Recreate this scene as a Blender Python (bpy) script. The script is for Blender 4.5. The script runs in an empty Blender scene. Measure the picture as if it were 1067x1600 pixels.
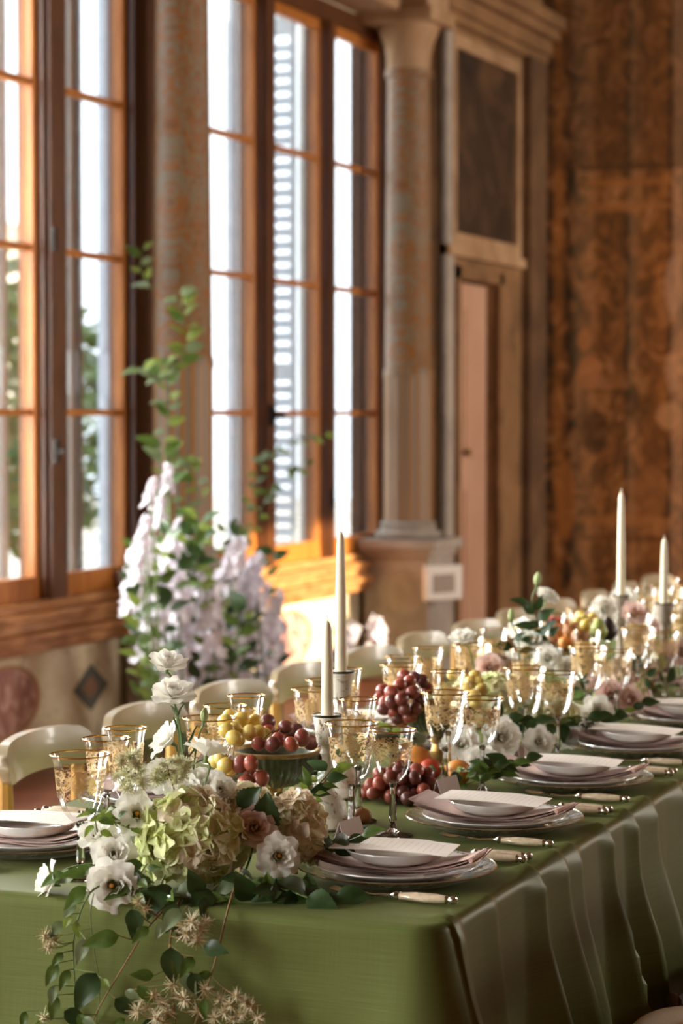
import bpy, bmesh, math, random
from mathutils import Vector, Matrix, Quaternion
R = math.radians
PI = math.pi
rnd = random.Random(7)
sc = bpy.context.scene
col = sc.collection

# ------------------------------------------------------------------ camera
F = 3700.0                                   # focal length in pixels of the 1067x1600 frame
TH = math.atan((2000 - 533.5) / F)           # the table runs this far to the right of the view axis
PT = math.atan(150 / F)                      # tilt downwards
EYE = Vector((0, 0, 1.5))
cd = bpy.data.cameras.new('camera')
cam = bpy.data.objects.new('camera', cd)
col.objects.link(cam)
cam.location = EYE
cam.rotation_euler = (PI / 2 - PT, 0, TH - PI / 2)
cd.sensor_width = 36
cd.lens = F / 1600 * 36
cd.clip_start = 0.05
cd.dof.use_dof = True
cd.dof.focus_distance = 3.95
cd.dof.aperture_fstop = 4.8
sc.camera = cam

# ------------------------------------------------------------------ world, sun, window and added daylight, exposure
w = bpy.data.worlds.new('sky')
sc.world = w
w.use_nodes = True
bg = w.node_tree.nodes['Background']
bg.inputs[0].default_value = (0.86, 0.93, 1.0, 1)
bg.inputs[1].default_value = 2.6

def sun_lamp():
    d = bpy.data.lights.new('sun', 'SUN')
    d.energy = 7
    d.angle = R(0.6)
    d.color = (1, .84, .6)
    o = bpy.data.objects.new('sun', d)
    col.objects.link(o)
    v = Vector((3.0, 8.4, -1.9))
    o.rotation_euler = v.to_track_quat('-Z', 'Y').to_euler()
    o.location = (6, -8, 6)
sun_lamp()

def daylight_area(x0, x1, power, z0=.85, z1=3.6, side=1):
    d = bpy.data.lights.new('window_daylight', 'AREA')
    d.shape = 'RECTANGLE'
    d.size = x1 - x0
    d.size_y = z1 - z0
    d.energy = power
    d.color = (1, .955, .88)
    o = bpy.data.objects.new('window_daylight', d)
    col.objects.link(o)
    o.location = ((x0 + x1) / 2, 5.12 if side > 0 else -3.62, (z0 + z1) / 2)
    o.rotation_euler = (R(-90 * side), 0, 0)        # faces into the room
for a, b, p in ((-2.0, .45, 90), (1.0, 3.5, 250), (4.05, 6.5, 470), (7.05, 8.45, 280)):
    daylight_area(a, b, p)
daylight_area(12.3, 14.3, 160, 1.2, 3.8, -1)   # added unseen tall opening across the room, brightens the far walls
daylight_area(7.95, 9.45, 70, 2.05, 2.85, -1)   # and the small one the sun comes through

sc.view_settings.view_transform = 'Standard'
sc.view_settings.look = 'None'
sc.view_settings.gamma = 1
sc.view_settings.exposure = 1.1
sc.cycles.max_bounces = 10
sc.cycles.transparent_max_bounces = 40
sc.cycles.sample_clamp_indirect = 4
sc.cycles.caustics_reflective = False
sc.cycles.caustics_refractive = False

# ------------------------------------------------------------------ survey helpers (pixel of the photo + a real surface -> world point)
_f = Vector((math.cos(TH) * math.cos(PT), math.sin(TH) * math.cos(PT), -math.sin(PT)))
_r = Vector((math.sin(TH), -math.cos(TH), 0))
_u = _r.cross(_f)
def ray(x, y):
    return _f + _r * ((x - 533.5) / F) - _u * ((y - 800) / F)
def on_z(x, y, z):
    d = ray(x, y); return EYE + d * ((z - EYE.z) / d.z)
def on_y(x, y, Y):
    d = ray(x, y); return EYE + d * (Y / d.y)
def on_x(x, y, X):
    d = ray(x, y); return EYE + d * (X / d.x)
def deep(x, y, D):
    return EYE + ray(x, y) * D

# ------------------------------------------------------------------ materials
def lin(c):
    def g(v):
        v /= 255.0
        return v / 12.92 if v <= .04045 else ((v + .055) / 1.055) ** 2.4
    return (g(c[0]), g(c[1]), g(c[2]), 1)
MATS = {}
class NT:
    """small wrapper for node building"""
    def __init__(s, name):
        s.m = bpy.data.materials.new(name); s.m.use_nodes = True
        s.t = s.m.node_tree; s.n = s.t.nodes; s.l = s.t.links
        s.b = s.n['Principled BSDF']; s.out = s.n['Material Output']
    def node(s, ty, **kw):
        n = s.n.new(ty)
        for k, v in kw.items():
            if k.startswith('i_'):
                key = k[2:].replace('_', ' ')
                n.inputs[int(key) if key.isdigit() else key].default_value = v
            else:
                setattr(n, k, v)
        return n
    def link(s, a, b): s.l.new(a, b)
    def coord(s, kind='Object', scale=(1, 1, 1), loc=(0, 0, 0), rot=(0, 0, 0)):
        tc = s.n.new('ShaderNodeTexCoord'); mp = s.n.new('ShaderNodeMapping')
        mp.inputs['Scale'].default_value = scale; mp.inputs['Location'].default_value = loc
        mp.inputs['Rotation'].default_value = rot
        s.link(tc.outputs[kind], mp.inputs[0]); return mp.outputs[0]
    def noise(s, vec, scale, detail=4, rough=.55, dist=0):
        n = s.node('ShaderNodeTexNoise'); n.inputs['Scale'].default_value = scale
        n.inputs['Detail'].default_value = detail; n.inputs['Roughness'].default_value = rough
        n.inputs['Distortion'].default_value = dist
        if vec: s.link(vec, n.inputs['Vector'])
        return n.outputs['Fac']
    def ramp(s, fac, stops, interp='LINEAR'):
        n = s.node('ShaderNodeValToRGB'); r = n.color_ramp; r.interpolation = interp
        while len(r.elements) < len(stops): r.elements.new(.5)
        for e, (p, c) in zip(r.elements, stops):
            e.position = p; e.color = c if len(c) == 4 else (*c, 1)
        s.link(fac, n.inputs[0]); return n.outputs[0]
    def mix(s, fac, a, b, mode='MIX'):
        n = s.node('ShaderNodeMix', data_type='RGBA', blend_type=mode)
        for v, i in ((fac, 0), (a, 6), (b, 7)):
            if hasattr(v, 'links') or isinstance(v, bpy.types.NodeSocket): s.link(v, n.inputs[i])
            else: n.inputs[i].default_value = v
        return n.outputs[2]
    def math(s, op, a, b=0.0, c=None):
        n = s.node('ShaderNodeMath', operation=op)
        for i, v in enumerate((a, b) if c is None else (a, b, c)):
            if isinstance(v, bpy.types.NodeSocket): s.link(v, n.inputs[i])
            else: n.inputs[i].default_value = v
        return n.outputs[0]
    def bump(s, h, strength=.2, dist=.01):
        n = s.node('ShaderNodeBump'); n.inputs['Strength'].default_value = strength
        n.inputs['Distance'].default_value = dist
        s.link(h, n.inputs['Height']); s.link(n.outputs[0], s.b.inputs['Normal'])

def plain(name, c, rough=.5, metal=0, var=.12, scale=30, sss=0, coat=0, bump=0, trans=0, sheen=0, spec=.5):
    """one colour with fine mottling"""
    if name in MATS: return MATS[name]
    t = NT(name); base = lin(c); v = t.coord()
    f = t.noise(v, scale)
    lo = tuple(x * (1 - var) for x in base[:3]) + (1,); hi = tuple(min(1, x * (1 + var)) for x in base[:3]) + (1,)
    c_ = t.ramp(f, [(.3, lo), (.7, hi)])
    t.link(c_, t.b.inputs['Base Color'])
    t.b.inputs['Roughness'].default_value = rough; t.b.inputs['Metallic'].default_value = metal
    t.b.inputs['Specular IOR Level'].default_value = spec
    if sss:
        t.b.inputs['Subsurface Weight'].default_value = sss
        t.b.inputs['Subsurface Radius'].default_value = (.02, .012, .008)
        t.b.inputs['Subsurface Scale'].default_value = .3
    if coat: t.b.inputs['Coat Weight'].default_value = coat; t.b.inputs['Coat Roughness'].default_value = .08
    if sheen: t.b.inputs['Sheen Weight'].default_value = sheen
    if bump: t.bump(f, bump)
    if trans:                                   # thin leaf or petal: lets light through
        tr = t.node('ShaderNodeBsdfTranslucent'); t.link(c_, tr.inputs[0])
        mx = t.node('ShaderNodeMixShader'); mx.inputs[0].default_value = trans
        t.link(t.b.outputs[0], mx.inputs[1]); t.link(tr.outputs[0], mx.inputs[2]); t.link(mx.outputs[0], t.out.inputs[0])
    MATS[name] = t.m
    return t.m

def wood(name, c1, c2, rough=.4, axis='Z', scale=6):
    if name in MATS: return MATS[name]
    t = NT(name)
    sc_ = {'Z': (9, 9, .8), 'X': (.8, 9, 9), 'Y': (9, .8, 9)}[axis]
    v = t.coord(scale=sc_)
    f = t.noise(v, scale, 6, .6, .6)
    t.link(t.ramp(f, [(.3, lin(c1)), (.68, lin(c2))]), t.b.inputs['Base Color'])
    t.b.inputs['Roughness'].default_value = rough
    t.bump(f, .12, .004)
    MATS[name] = t.m
    return t.m

def thin_glass(name, tint=(.97, .98, .98), rough=.015, ior=1.5, amount=1.0):
    if name in MATS: return MATS[name]
    t = NT(name)
    tr = t.node('ShaderNodeBsdfTransparent'); tr.inputs[0].default_value = (*tint, 1)
    gl = t.node('ShaderNodeBsdfGlossy'); gl.inputs['Roughness'].default_value = rough
    fr = t.node('ShaderNodeFresnel'); fr.inputs['IOR'].default_value = ior
    fac = t.math('MULTIPLY', fr.outputs[0], amount)
    n = t.noise(t.coord(), 14, 2)
    bp = t.node('ShaderNodeBump'); bp.inputs['Strength'].default_value = .05; t.link(n, bp.inputs['Height'])
    t.link(bp.outputs[0], gl.inputs['Normal'])
    mx = t.node('ShaderNodeMixShader'); t.link(fac, mx.inputs[0]); t.link(tr.outputs[0], mx.inputs[1]); t.link(gl.outputs[0], mx.inputs[2])
    t.link(mx.outputs[0], t.out.inputs[0]); MATS[name] = t.m
    return t.m

def gold_filigree():
    """gilt arabesques on clear glass: gold where the pattern is, bare glass between"""
    t = NT('gold_filigree')
    v = t.coord('UV', (1, 1, 1))
    vs = t.coord('UV', (15, 4.5, 1))
    nz = t.noise(vs, .9, 3, .6, 2.6)
    vo = t.node('ShaderNodeTexVoronoi', feature='DISTANCE_TO_EDGE'); vo.inputs['Scale'].default_value = 1.0
    add = t.node('ShaderNodeMixRGB'); add.inputs[0].default_value = .25; t.link(vs, add.inputs[1]); t.link(nz, add.inputs[2])
    t.link(add.outputs[0], vo.inputs['Vector'])
    a = t.math('GREATER_THAN', nz, .52)
    b = t.math('LESS_THAN', vo.outputs['Distance'], .045)
    pat = t.math('MAXIMUM', a, b)
    sep = t.node('ShaderNodeSeparateXYZ'); t.link(v, sep.inputs[0])
    sc1 = t.math('MULTIPLY_ADD', t.math('SINE', t.math('MULTIPLY', sep.outputs[0], 2 * PI * 8)), .12, .2)   # scalloped lower edge
    low = t.math('GREATER_THAN', sep.outputs[1], sc1)
    m = t.math('MULTIPLY', pat, low)
    m = t.math('MULTIPLY', m, .86)
    t.b.inputs['Base Color'].default_value = lin((230, 198, 148)); t.b.inputs['Metallic'].default_value = .7
    t.b.inputs['Roughness'].default_value = .36
    tr = t.node('ShaderNodeBsdfTransparent')
    mx = t.node('ShaderNodeMixShader'); t.link(m, mx.inputs[0]); t.link(tr.outputs[0], mx.inputs[1]); t.link(t.b.outputs[0], mx.inputs[2])
    t.link(mx.outputs[0], t.out.inputs[0]); MATS['gold_filigree'] = t.m
    return t.m

def grape_mat(name, c1, c2, bloom, sss=.25, rough=.28):
    t = NT(name); oi = t.node('ShaderNodeObjectInfo')
    base = t.ramp(oi.outputs['Random'], [(.0, lin(c1)), (1, lin(c2))])
    n = t.noise(t.coord(), 60, 3)
    c = t.mix(t.math('MULTIPLY', n, .35), base, lin(bloom))
    t.link(c, t.b.inputs['Base Color']); t.b.inputs['Roughness'].default_value = rough
    t.b.inputs['Subsurface Weight'].default_value = sss; t.b.inputs['Subsurface Radius'].default_value = (.02, .01, .006)
    t.b.inputs['Subsurface Scale'].default_value = .5
    MATS[name] = t.m
    return t.m

M = {}
M['wood_sash'] = wood('oiled_window_wood', (150, 84, 32), (201, 128, 58), .32)
M['wood_dark'] = wood('dark_window_wood', (58, 32, 16), (104, 60, 28), .38)
M['wood_sill'] = wood('worn_sill_wood', (140, 78, 34), (204, 150, 96), .3, 'X')
M['glass_pane'] = thin_glass('window_glass', (.93, .95, .96), .01, 1.45, .6)
M['crystal'] = thin_glass('goblet_glass', (.975, .98, .975), .1, 1.42, .4)
M['filigree'] = gold_filigree()
M['gold'] = plain('gold_rim', (222, 172, 92), .22, 1, .1)
M['porcelain'] = plain('white_porcelain', (226, 221, 216), .18, 0, .03, coat=.5)
M['napkin'] = plain('dusty_pink_linen', (196, 158, 142), .85, 0, .12, 220, bump=.1, sheen=.3)
M['paper'] = plain('cream_card', (232, 220, 208), .8, 0, .03, 90)
M['paper_mauve'] = plain('mauve_card', (206, 186, 180), .8, 0, .04, 90)
M['silver'] = plain('polished_silver', (215, 210, 200), .14, 1, .05)
M['pearl'] = plain('mother_of_pearl', (226, 206, 176), .22, .15, .22, 60, coat=.6)
M['wax'] = plain('ivory_wax', (236, 228, 202), .5, 0, .02, sss=.4)
M['petal'] = plain('white_petal', (246, 243, 234), .6, 0, .03, 40, trans=.3)
M['petal_blush'] = plain('blush_petal', (236, 208, 196), .6, 0, .06, 40, trans=.3)
M['stamen'] = plain('orange_stamen', (214, 140, 32), .6, 0, .2, 200)
M['bud'] = plain('green_bud', (176, 190, 128), .6, 0, .15, 60, trans=.2)
M['stem'] = plain('green_stem', (96, 116, 62), .55, 0, .2, 60)
M['stem_brown'] = plain('brown_stem', (132, 100, 62), .7, 0, .25, 60)
M['leaf'] = plain('mid_green_leaf', (84, 108, 44), .38, 0, .3, 40, trans=.22)
M['leaf_light'] = plain('light_green_leaf', (128, 146, 62), .45, 0, .25, 40, trans=.35)
M['leaf_dark'] = plain('dark_green_leaf', (54, 78, 40), .36, 0, .3, 40, trans=.1)
M['leaf_grey'] = plain('silvery_leaf', (124, 140, 100), .42, 0, .2, 40, trans=.2)
M['seed'] = plain('clematis_seed', (214, 202, 166), .7, 0, .25, 200, trans=.15)
M['seed_green'] = plain('pale_green_tuft', (222, 220, 186), .7, 0, .2, 200, trans=.2)
def hyd(name, edge, centre):
    t = NT(name)
    tc = t.node('ShaderNodeTexCoord'); ln = t.node('ShaderNodeVectorMath', operation='LENGTH'); t.link(tc.outputs['Object'], ln.inputs[0])
    f = t.math('MULTIPLY', ln.outputs['Value'], 36)
    nz = t.noise(tc.outputs['Object'], 70, 3)
    f = t.math('ADD', f, t.math('MULTIPLY_ADD', nz, .5, -.25))
    c = t.ramp(f, [(.1, lin(centre)), (.75, lin(centre)), (1, lin(edge))])
    t.link(c, t.b.inputs['Base Color']); t.b.inputs['Roughness'].default_value = .62
    tr = t.node('ShaderNodeBsdfTranslucent'); t.link(c, tr.inputs[0])
    mx = t.node('ShaderNodeMixShader'); mx.inputs[0].default_value = .25
    t.link(t.b.outputs[0], mx.inputs[1]); t.link(tr.outputs[0], mx.inputs[2]); t.link(mx.outputs[0], t.out.inputs[0])
    return t.m
M['hyd_green'] = hyd('lime_hydrangea', (240, 238, 200), (220, 226, 164))
M['hyd_mauve'] = hyd('mauve_hydrangea', (246, 224, 214), (240, 226, 200))
M['hyd_cream'] = hyd('cream_hydrangea', (250, 242, 222), (238, 232, 192))
M['hyd_pink'] = hyd('pink_hydrangea', (230, 196, 190), (224, 200, 176))
M['grape_red'] = grape_mat('red_grape', (116, 40, 34), (168, 72, 52), (196, 140, 120))
M['grape_dark'] = grape_mat('dark_red_grape', (70, 26, 24), (116, 44, 36), (160, 110, 100))
M['grape_yellow'] = grape_mat('yellow_grape', (214, 186, 84), (230, 206, 118), (236, 222, 160), .5)
M['bowl_green'] = plain('green_glazed_metal', (86, 92, 72), .34, .3, .35, 80)
M['bowl_rim'] = plain('aged_gilt_rim', (168, 138, 92), .4, .6, .3, 80)
M['brass'] = plain('aged_brass', (150, 120, 66), .38, .8, .3, 60)
M['plaster_pot'] = plain('chalky_white_glaze', (222, 214, 198), .65, 0, .1, 40)
M['fruit_red'] = plain('pomegranate_skin', (186, 74, 52), .4, 0, .25, 30)
M['fruit_brown'] = plain('russet_pear_skin', (182, 128, 84), .5, 0, .2, 40)
M['fruit_orange'] = plain('apricot_skin', (226, 148, 70), .5, 0, .15, 40)
M['fruit_green'] = plain('green_fig_skin', (166, 178, 92), .45, 0, .2, 40)
M['fruit_dark'] = plain('black_fig_skin', (50, 34, 34), .45, 0, .3, 40)
M['chair_beige'] = plain('champagne_lacquer', (160, 143, 114), .34, 0, .06, 8, coat=.3)
M['chair_gold'] = wood('honey_chair_wood', (176, 128, 62), (208, 164, 92), .35)
M['chair_dark'] = wood('walnut_chair_wood', (62, 38, 22), (96, 60, 34), .35)
M['cushion'] = plain('oatmeal_upholstery', (236, 224, 204), .9, 0, .1, 260, bump=.15, sheen=.3)
M['iron'] = plain('black_iron', (40, 34, 30), .5, .6, .2)
M['shutter'] = plain('grey_white_shutter_paint', (186, 192, 198), .55, 0, .08, 12)
M['blossom'] = plain('lavender_white_blossom', (236, 230, 238), .65, 0, .06, 30, trans=.3)
M['plastic'] = plain('white_plastic', (226, 214, 200), .45, 0, .04)
M['plastic_grey'] = plain('grey_display', (150, 128, 110), .4, 0, .2, 60)

# ------------------------------------------------------------------ mesh helpers
class MB:
    def __init__(s): s.v = []; s.f = []; s.uv = None
    def add(s, vs, fs):
        o = len(s.v); s.v += [Vector(p) for p in vs]; s.f += [tuple(i + o for i in f) for f in fs]; return s
    def box(s, lo, hi):
        x0, y0, z0 = lo; x1, y1, z1 = hi
        return s.add([(x0,y0,z0),(x1,y0,z0),(x1,y1,z0),(x0,y1,z0),(x0,y0,z1),(x1,y0,z1),(x1,y1,z1),(x0,y1,z1)],
                     [(0,3,2,1),(4,5,6,7),(0,1,5,4),(1,2,6,5),(2,3,7,6),(3,0,4,7)])
    def lathe(s, prof, n=24, fl=None, cap=True, m=None):
        """prof: list of (r, z); fl(phi, k) multiplies the radius"""
        vs = []; fs = []; k = len(prof)
        for j, (r, z) in enumerate(prof):
            for i in range(n):
                a = 2 * PI * i / n; q = r * (fl(a, j / (k - 1)) if fl else 1)
                vs.append((q * math.cos(a), q * math.sin(a), z))
        for j in range(k - 1):
            for i in range(n):
                fs.append((j*n+i, j*n+(i+1)%n, (j+1)*n+(i+1)%n, (j+1)*n+i))
        if cap:
            if prof[0][0] > 1e-5: fs.append(tuple(range(n - 1, -1, -1)))
            if prof[-1][0] > 1e-5: fs.append(tuple((k - 1) * n + i for i in range(n)))
        if m: vs = [m @ Vector(p) for p in vs]
        return s.add(vs, fs)
    def tube(s, pts, rad, n=6, caps=True):
        pts = [Vector(p) for p in pts]; k = len(pts)
        rr = rad if isinstance(rad, (list, tuple)) else [rad] * k
        vs = []; fs = []; prev = None
        for i, p in enumerate(pts):
            d = (pts[min(i + 1, k - 1)] - pts[max(i - 1, 0)])
            d = d.normalized() if d.length > 1e-9 else Vector((0, 0, 1))
            a = prev if prev else (Vector((0, 0, 1)) if abs(d.z) < .9 else Vector((1, 0, 0)))
            a = (a - d * a.dot(d)); a = a.normalized() if a.length > 1e-6 else d.orthogonal().normalized()
            b = d.cross(a); prev = a
            for j in range(n):
                q = 2 * PI * j / n; vs.append(p + (a * math.cos(q) + b * math.sin(q)) * rr[i])
        for i in range(k - 1):
            for j in range(n):
                fs.append((i*n+j, i*n+(j+1)%n, (i+1)*n+(j+1)%n, (i+1)*n+j))
        if caps: fs += [tuple(range(n - 1, -1, -1)), tuple((k - 1) * n + j for j in range(n))]
        return s.add(vs, fs)
    def grid(s, fn, nu, nv):
        vs = [fn(i / nu, j / nv) for j in range(nv + 1) for i in range(nu + 1)]
        fs = [(j*(nu+1)+i, j*(nu+1)+i+1, (j+1)*(nu+1)+i+1, (j+1)*(nu+1)+i) for j in range(nv) for i in range(nu)]
        return s.add(vs, fs)
    def prism(s, poly, fn0, fn1):
        """poly outline lofted between two mappings (x,y)->point"""
        n = len(poly); vs = [fn0(*p) for p in poly] + [fn1(*p) for p in poly]
        fs = [tuple(range(n - 1, -1, -1)), tuple(range(n, 2 * n))] + [(i, (i+1) % n, n + (i+1) % n, n + i) for i in range(n)]
        return s.add(vs, fs)
    def xf(s, m):
        s.v = [m @ p for p in s.v]; return s
    def mesh(s, name, mat, smooth=True, sharp=42):
        me = bpy.data.meshes.new(name); me.from_pydata([tuple(p) for p in s.v], [], s.f)
        if mat: me.materials.append(mat)
        if smooth:
            me.polygons.foreach_set('use_smooth', [True] * len(me.polygons))
            if sharp < 180: me.set_sharp_from_angle(angle=R(sharp))
        me.update(); return me
    def build(s, name, mat, parent=None, smooth=True, bevel=0, sharp=40):
        me = s.mesh(name, mat, smooth)
        if smooth: me.set_sharp_from_angle(angle=R(sharp))
        o = link(name, me, parent)
        if bevel:
            b = o.modifiers.new('edge', 'BEVEL'); b.width = bevel; b.segments = 2; b.limit_method = 'ANGLE'; b.angle_limit = R(40)
        return o
def link(name, me, parent=None, mat4=None):
    o = bpy.data.objects.new(name, me); col.objects.link(o)
    if parent: o.parent = parent
    if mat4 is not None: o.matrix_local = mat4
    return o
def tag(o, label=None, cat=None, group=None, kind=None):
    if label: o['label'] = label
    if cat: o['category'] = cat
    if group: o['group'] = group
    if kind: o['kind'] = kind
    return o
def thing(name, label, cat, loc=(0, 0, 0), rz=0, group=None, kind=None):
    o = bpy.data.objects.new(name, None); col.objects.link(o); o.empty_display_size = .05
    o.location = loc; o.rotation_euler = (0, 0, rz)
    return tag(o, label, cat, group, kind)
def dup(root, loc, rz=None, label=None, group=None):
    r = root.copy(); col.objects.link(r); r.location = loc
    if rz is not None: r.rotation_euler = (0, 0, rz)
    if label: r['label'] = label
    if group: r['group'] = group
    for ch in list(root.children):
        c = ch.copy(); col.objects.link(c); c.parent = r
        for g in list(ch.children):
            d = g.copy(); col.objects.link(d); d.parent = c
    return r
def struct(o, label, cat='structure'):
    return tag(o, label, cat, None, 'structure')
def aim(d, roll=0):
    """rotation that takes +Z to direction d"""
    return Vector(d).to_track_quat('Z', 'Y').to_matrix().to_4x4() @ Matrix.Rotation(roll, 4, 'Z')
ORD = ['first', 'second', 'third', 'fourth', 'fifth', 'sixth', 'seventh', 'eighth', 'ninth', 'tenth', 'eleventh', 'twelfth', 'thirteenth', 'fourteenth', 'fifteenth']

# ------------------------------------------------------------------ the room
WY = 4.92            # glazing plane of the window wall
DY = 4.55            # door wall
EX = 15.06           # fresco wall
def terracotta():
    t = NT('terracotta_floor'); v = t.coord(scale=(3.3, 3.3, 1))
    br = t.node('ShaderNodeTexBrick'); t.link(v, br.inputs['Vector'])
    br.inputs['Color1'].default_value = lin((150, 92, 66)); br.inputs['Color2'].default_value = lin((132, 78, 56))
    br.inputs['Mortar'].default_value = lin((110, 84, 66)); br.inputs['Scale'].default_value = 1; br.inputs['Mortar Size'].default_value = .012
    t.link(br.outputs[0], t.b.inputs['Base Color']); t.b.inputs['Roughness'].default_value = .5
    return t.m
def aged_plaster(name, c1, c2, c3, scale=2.2, rough=.75):
    t = NT(name); v = t.coord()
    a = t.noise(v, scale, 7, .62, .8)
    c = t.ramp(a, [(.28, lin(c1)), (.5, lin(c2)), (.75, lin(c3))])
    t.link(c, t.b.inputs['Base Color']); t.b.inputs['Roughness'].default_value = rough
    t.bump(a, .15, .01); return t.m
def fresco_mat():
    """aged painted wall: tall painted pilaster bands, ornament and worn figures"""
    t = NT('painted_fresco'); tc = t.node('ShaderNodeTexCoord'); sep = t.node('ShaderNodeSeparateXYZ'); t.link(tc.outputs['Object'], sep.inputs[0])
    nz = t.noise(t.coord(scale=(1, 1, .6)), 7, 3, .6)
    yy = t.math('ADD', sep.outputs[1], t.math('MULTIPLY_ADD', nz, .05, -.025))
    f = t.math('DIVIDE', t.math('SUBTRACT', 4.55, yy), 1.15)          # 0 at the corner, 1 one metre into the wall
    f = t.math('FRACT', f)
    D = lin((58, 44, 20)); Br = lin((136, 94, 46)); T = lin((186, 142, 94)); G = lin((136, 116, 84)); O = lin((172, 112, 48)); P = lin((216, 172, 130))
    band = t.ramp(f, [(0, D), (.06, D), (.085, O), (.12, O), (.15, D), (.18, D), (.2, G), (.29, T), (.33, Br), (.49, Br), (.5, D), (.515, G), (.54, T), (.59, Br), (.72, O), (.755, D), (.775, P), (.83, P), (.86, Br), (1, T)])
    v = t.coord(scale=(1, 1, .8))
    n1 = t.noise(v, 5.5, 5, .6, 1.8)
    n2 = t.noise(t.coord(scale=(1, 1, .55), loc=(3, 1, 2)), 14, 5, .6, 2.2)
    orn = t.ramp(n1, [(.38, lin((36, 24, 12))), (.46, lin((104, 62, 28))), (.54, lin((176, 112, 56))), (.64, lin((222, 160, 108)))])
    c = t.mix(.42, band, orn)
    c = t.mix(t.ramp(n2, [(.36, (0, 0, 0, 1)), (.5, (.62, .62, .62, 1))]), c, t.mix(.5, c, lin((60, 42, 22)), 'MULTIPLY'))
    # painted entablature and a seated figure with pale drapery
    def blob(y, z, ry, rz, soft=.35):
        a = t.math('POWER', t.math('DIVIDE', t.math('SUBTRACT', yy, y), ry), 2.0)
        b = t.math('POWER', t.math('DIVIDE', t.math('SUBTRACT', sep.outputs[2], z), rz), 2.0)
        s = t.math('SUBTRACT', 1.0, t.math('ADD', a, b))
        n = t.node('ShaderNodeClamp'); t.link(t.math('DIVIDE', s, soft), n.inputs[0]); return n.outputs[0]
    for y, z, ry, rz, cc in ((4.25, 2.0, .055, .085, (196, 132, 80)), (4.22, 1.78, .09, .12, (190, 128, 78)), (4.15, 1.72, .06, .05, (170, 120, 84)),
                             (3.67, 1.78, .05, .14, (206, 158, 120)), (3.66, 2.35, .06, .22, (198, 156, 122)), (3.68, 1.5, .1, .1, (204, 156, 108)),
                             (4.18, 1.4, .11, .16, (46, 34, 18)), (3.93, 1.6, .05, .12, (58, 46, 26)), (4.38, .95, .07, .3, (172, 110, 52)), (3.8, 1.0, .12, .2, (150, 100, 54))):
        c = t.mix(t.math('MULTIPLY', blob(y, z, ry, rz), .62), c, lin(cc))
    for z, h, cc in ((3.02, .03, (164, 106, 52)), (3.12, .03, (92, 62, 30)), (2.86, .035, (168, 112, 60)), (.82, .04, (176, 120, 66)), (.7, .03, (100, 64, 30))):
        c = t.mix(t.math('MULTIPLY', blob(3.98, z, .36, h), .6), c, lin(cc))
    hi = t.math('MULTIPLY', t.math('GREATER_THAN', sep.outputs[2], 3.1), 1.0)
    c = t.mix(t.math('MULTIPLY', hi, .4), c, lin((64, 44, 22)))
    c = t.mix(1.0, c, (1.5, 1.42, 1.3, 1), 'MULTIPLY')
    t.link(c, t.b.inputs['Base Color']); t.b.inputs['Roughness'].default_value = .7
    return t.m
def grotesque_dado():
    """cream plaster with a round medallion, a lozenge and sprigs painted on it"""
    t = NT('grotesque_dado'); tc = t.node('ShaderNodeTexCoord'); sep = t.node('ShaderNodeSeparateXYZ'); t.link(tc.outputs['Object'], sep.inputs[0])
    v = t.coord()
    n1 = t.noise(v, 3, 6, .6, .5); n2 = t.noise(v, 11, 4, .6, 1.5); n3 = t.noise(t.coord(loc=(5, 2, 1)), 8, 4, .6, 1.2)
    c = t.ramp(n1, [(.3, lin((206, 184, 142))), (.7, lin((236, 222, 190)))])
    c = t.mix(t.ramp(n2, [(.58, (0, 0, 0, 1)), (.68, (.5, .5, .5, 1))]), c, lin((140, 104, 58)))
    c = t.mix(t.ramp(n3, [(.63, (0, 0, 0, 1)), (.7, (.6, .6, .6, 1))]), c, lin((110, 112, 98)))
    x = t.math('FRACT', t.math('DIVIDE', t.math('SUBTRACT', sep.outputs[0], 7.6), 3.04))   # repeats bay by bay
    X = t.math('MULTIPLY', x, 3.04)
    z = sep.outputs[2]
    def ell(cx, cz, rx, rz):
        return t.math('ADD', t.math('POWER', t.math('ABSOLUTE', t.math('DIVIDE', t.math('SUBTRACT', X, cx), rx)), 2.0), t.math('POWER', t.math('ABSOLUTE', t.math('DIVIDE', t.math('SUBTRACT', z, cz), rz)), 2.0))
    def loz(cx, cz, rx, rz):
        return t.math('ADD', t.math('ABSOLUTE', t.math('DIVIDE', t.math('SUBTRACT', X, cx), rx)), t.math('ABSOLUTE', t.math('DIVIDE', t.math('SUBTRACT', z, cz), rz)))
    e = ell(.98, .31, .30, .155)
    c = t.mix(t.math('LESS_THAN', e, 1.0), c, lin((176, 128, 84)))
    c = t.mix(t.math('LESS_THAN', e, .8), c, t.ramp(n2, [(.45, lin((164, 112, 100))), (.6, lin((206, 164, 146)))]))
    d = loz(1.74, .295, .17, .108)
    c = t.mix(t.math('LESS_THAN', d, 1.0), c, lin((96, 96, 84)))
    c = t.mix(t.math('LESS_THAN', d, .5), c, lin((140, 104, 74)))
    t.link(c, t.b.inputs['Base Color']); t.b.inputs['Roughness'].default_value = .7
    return t.m
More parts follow.
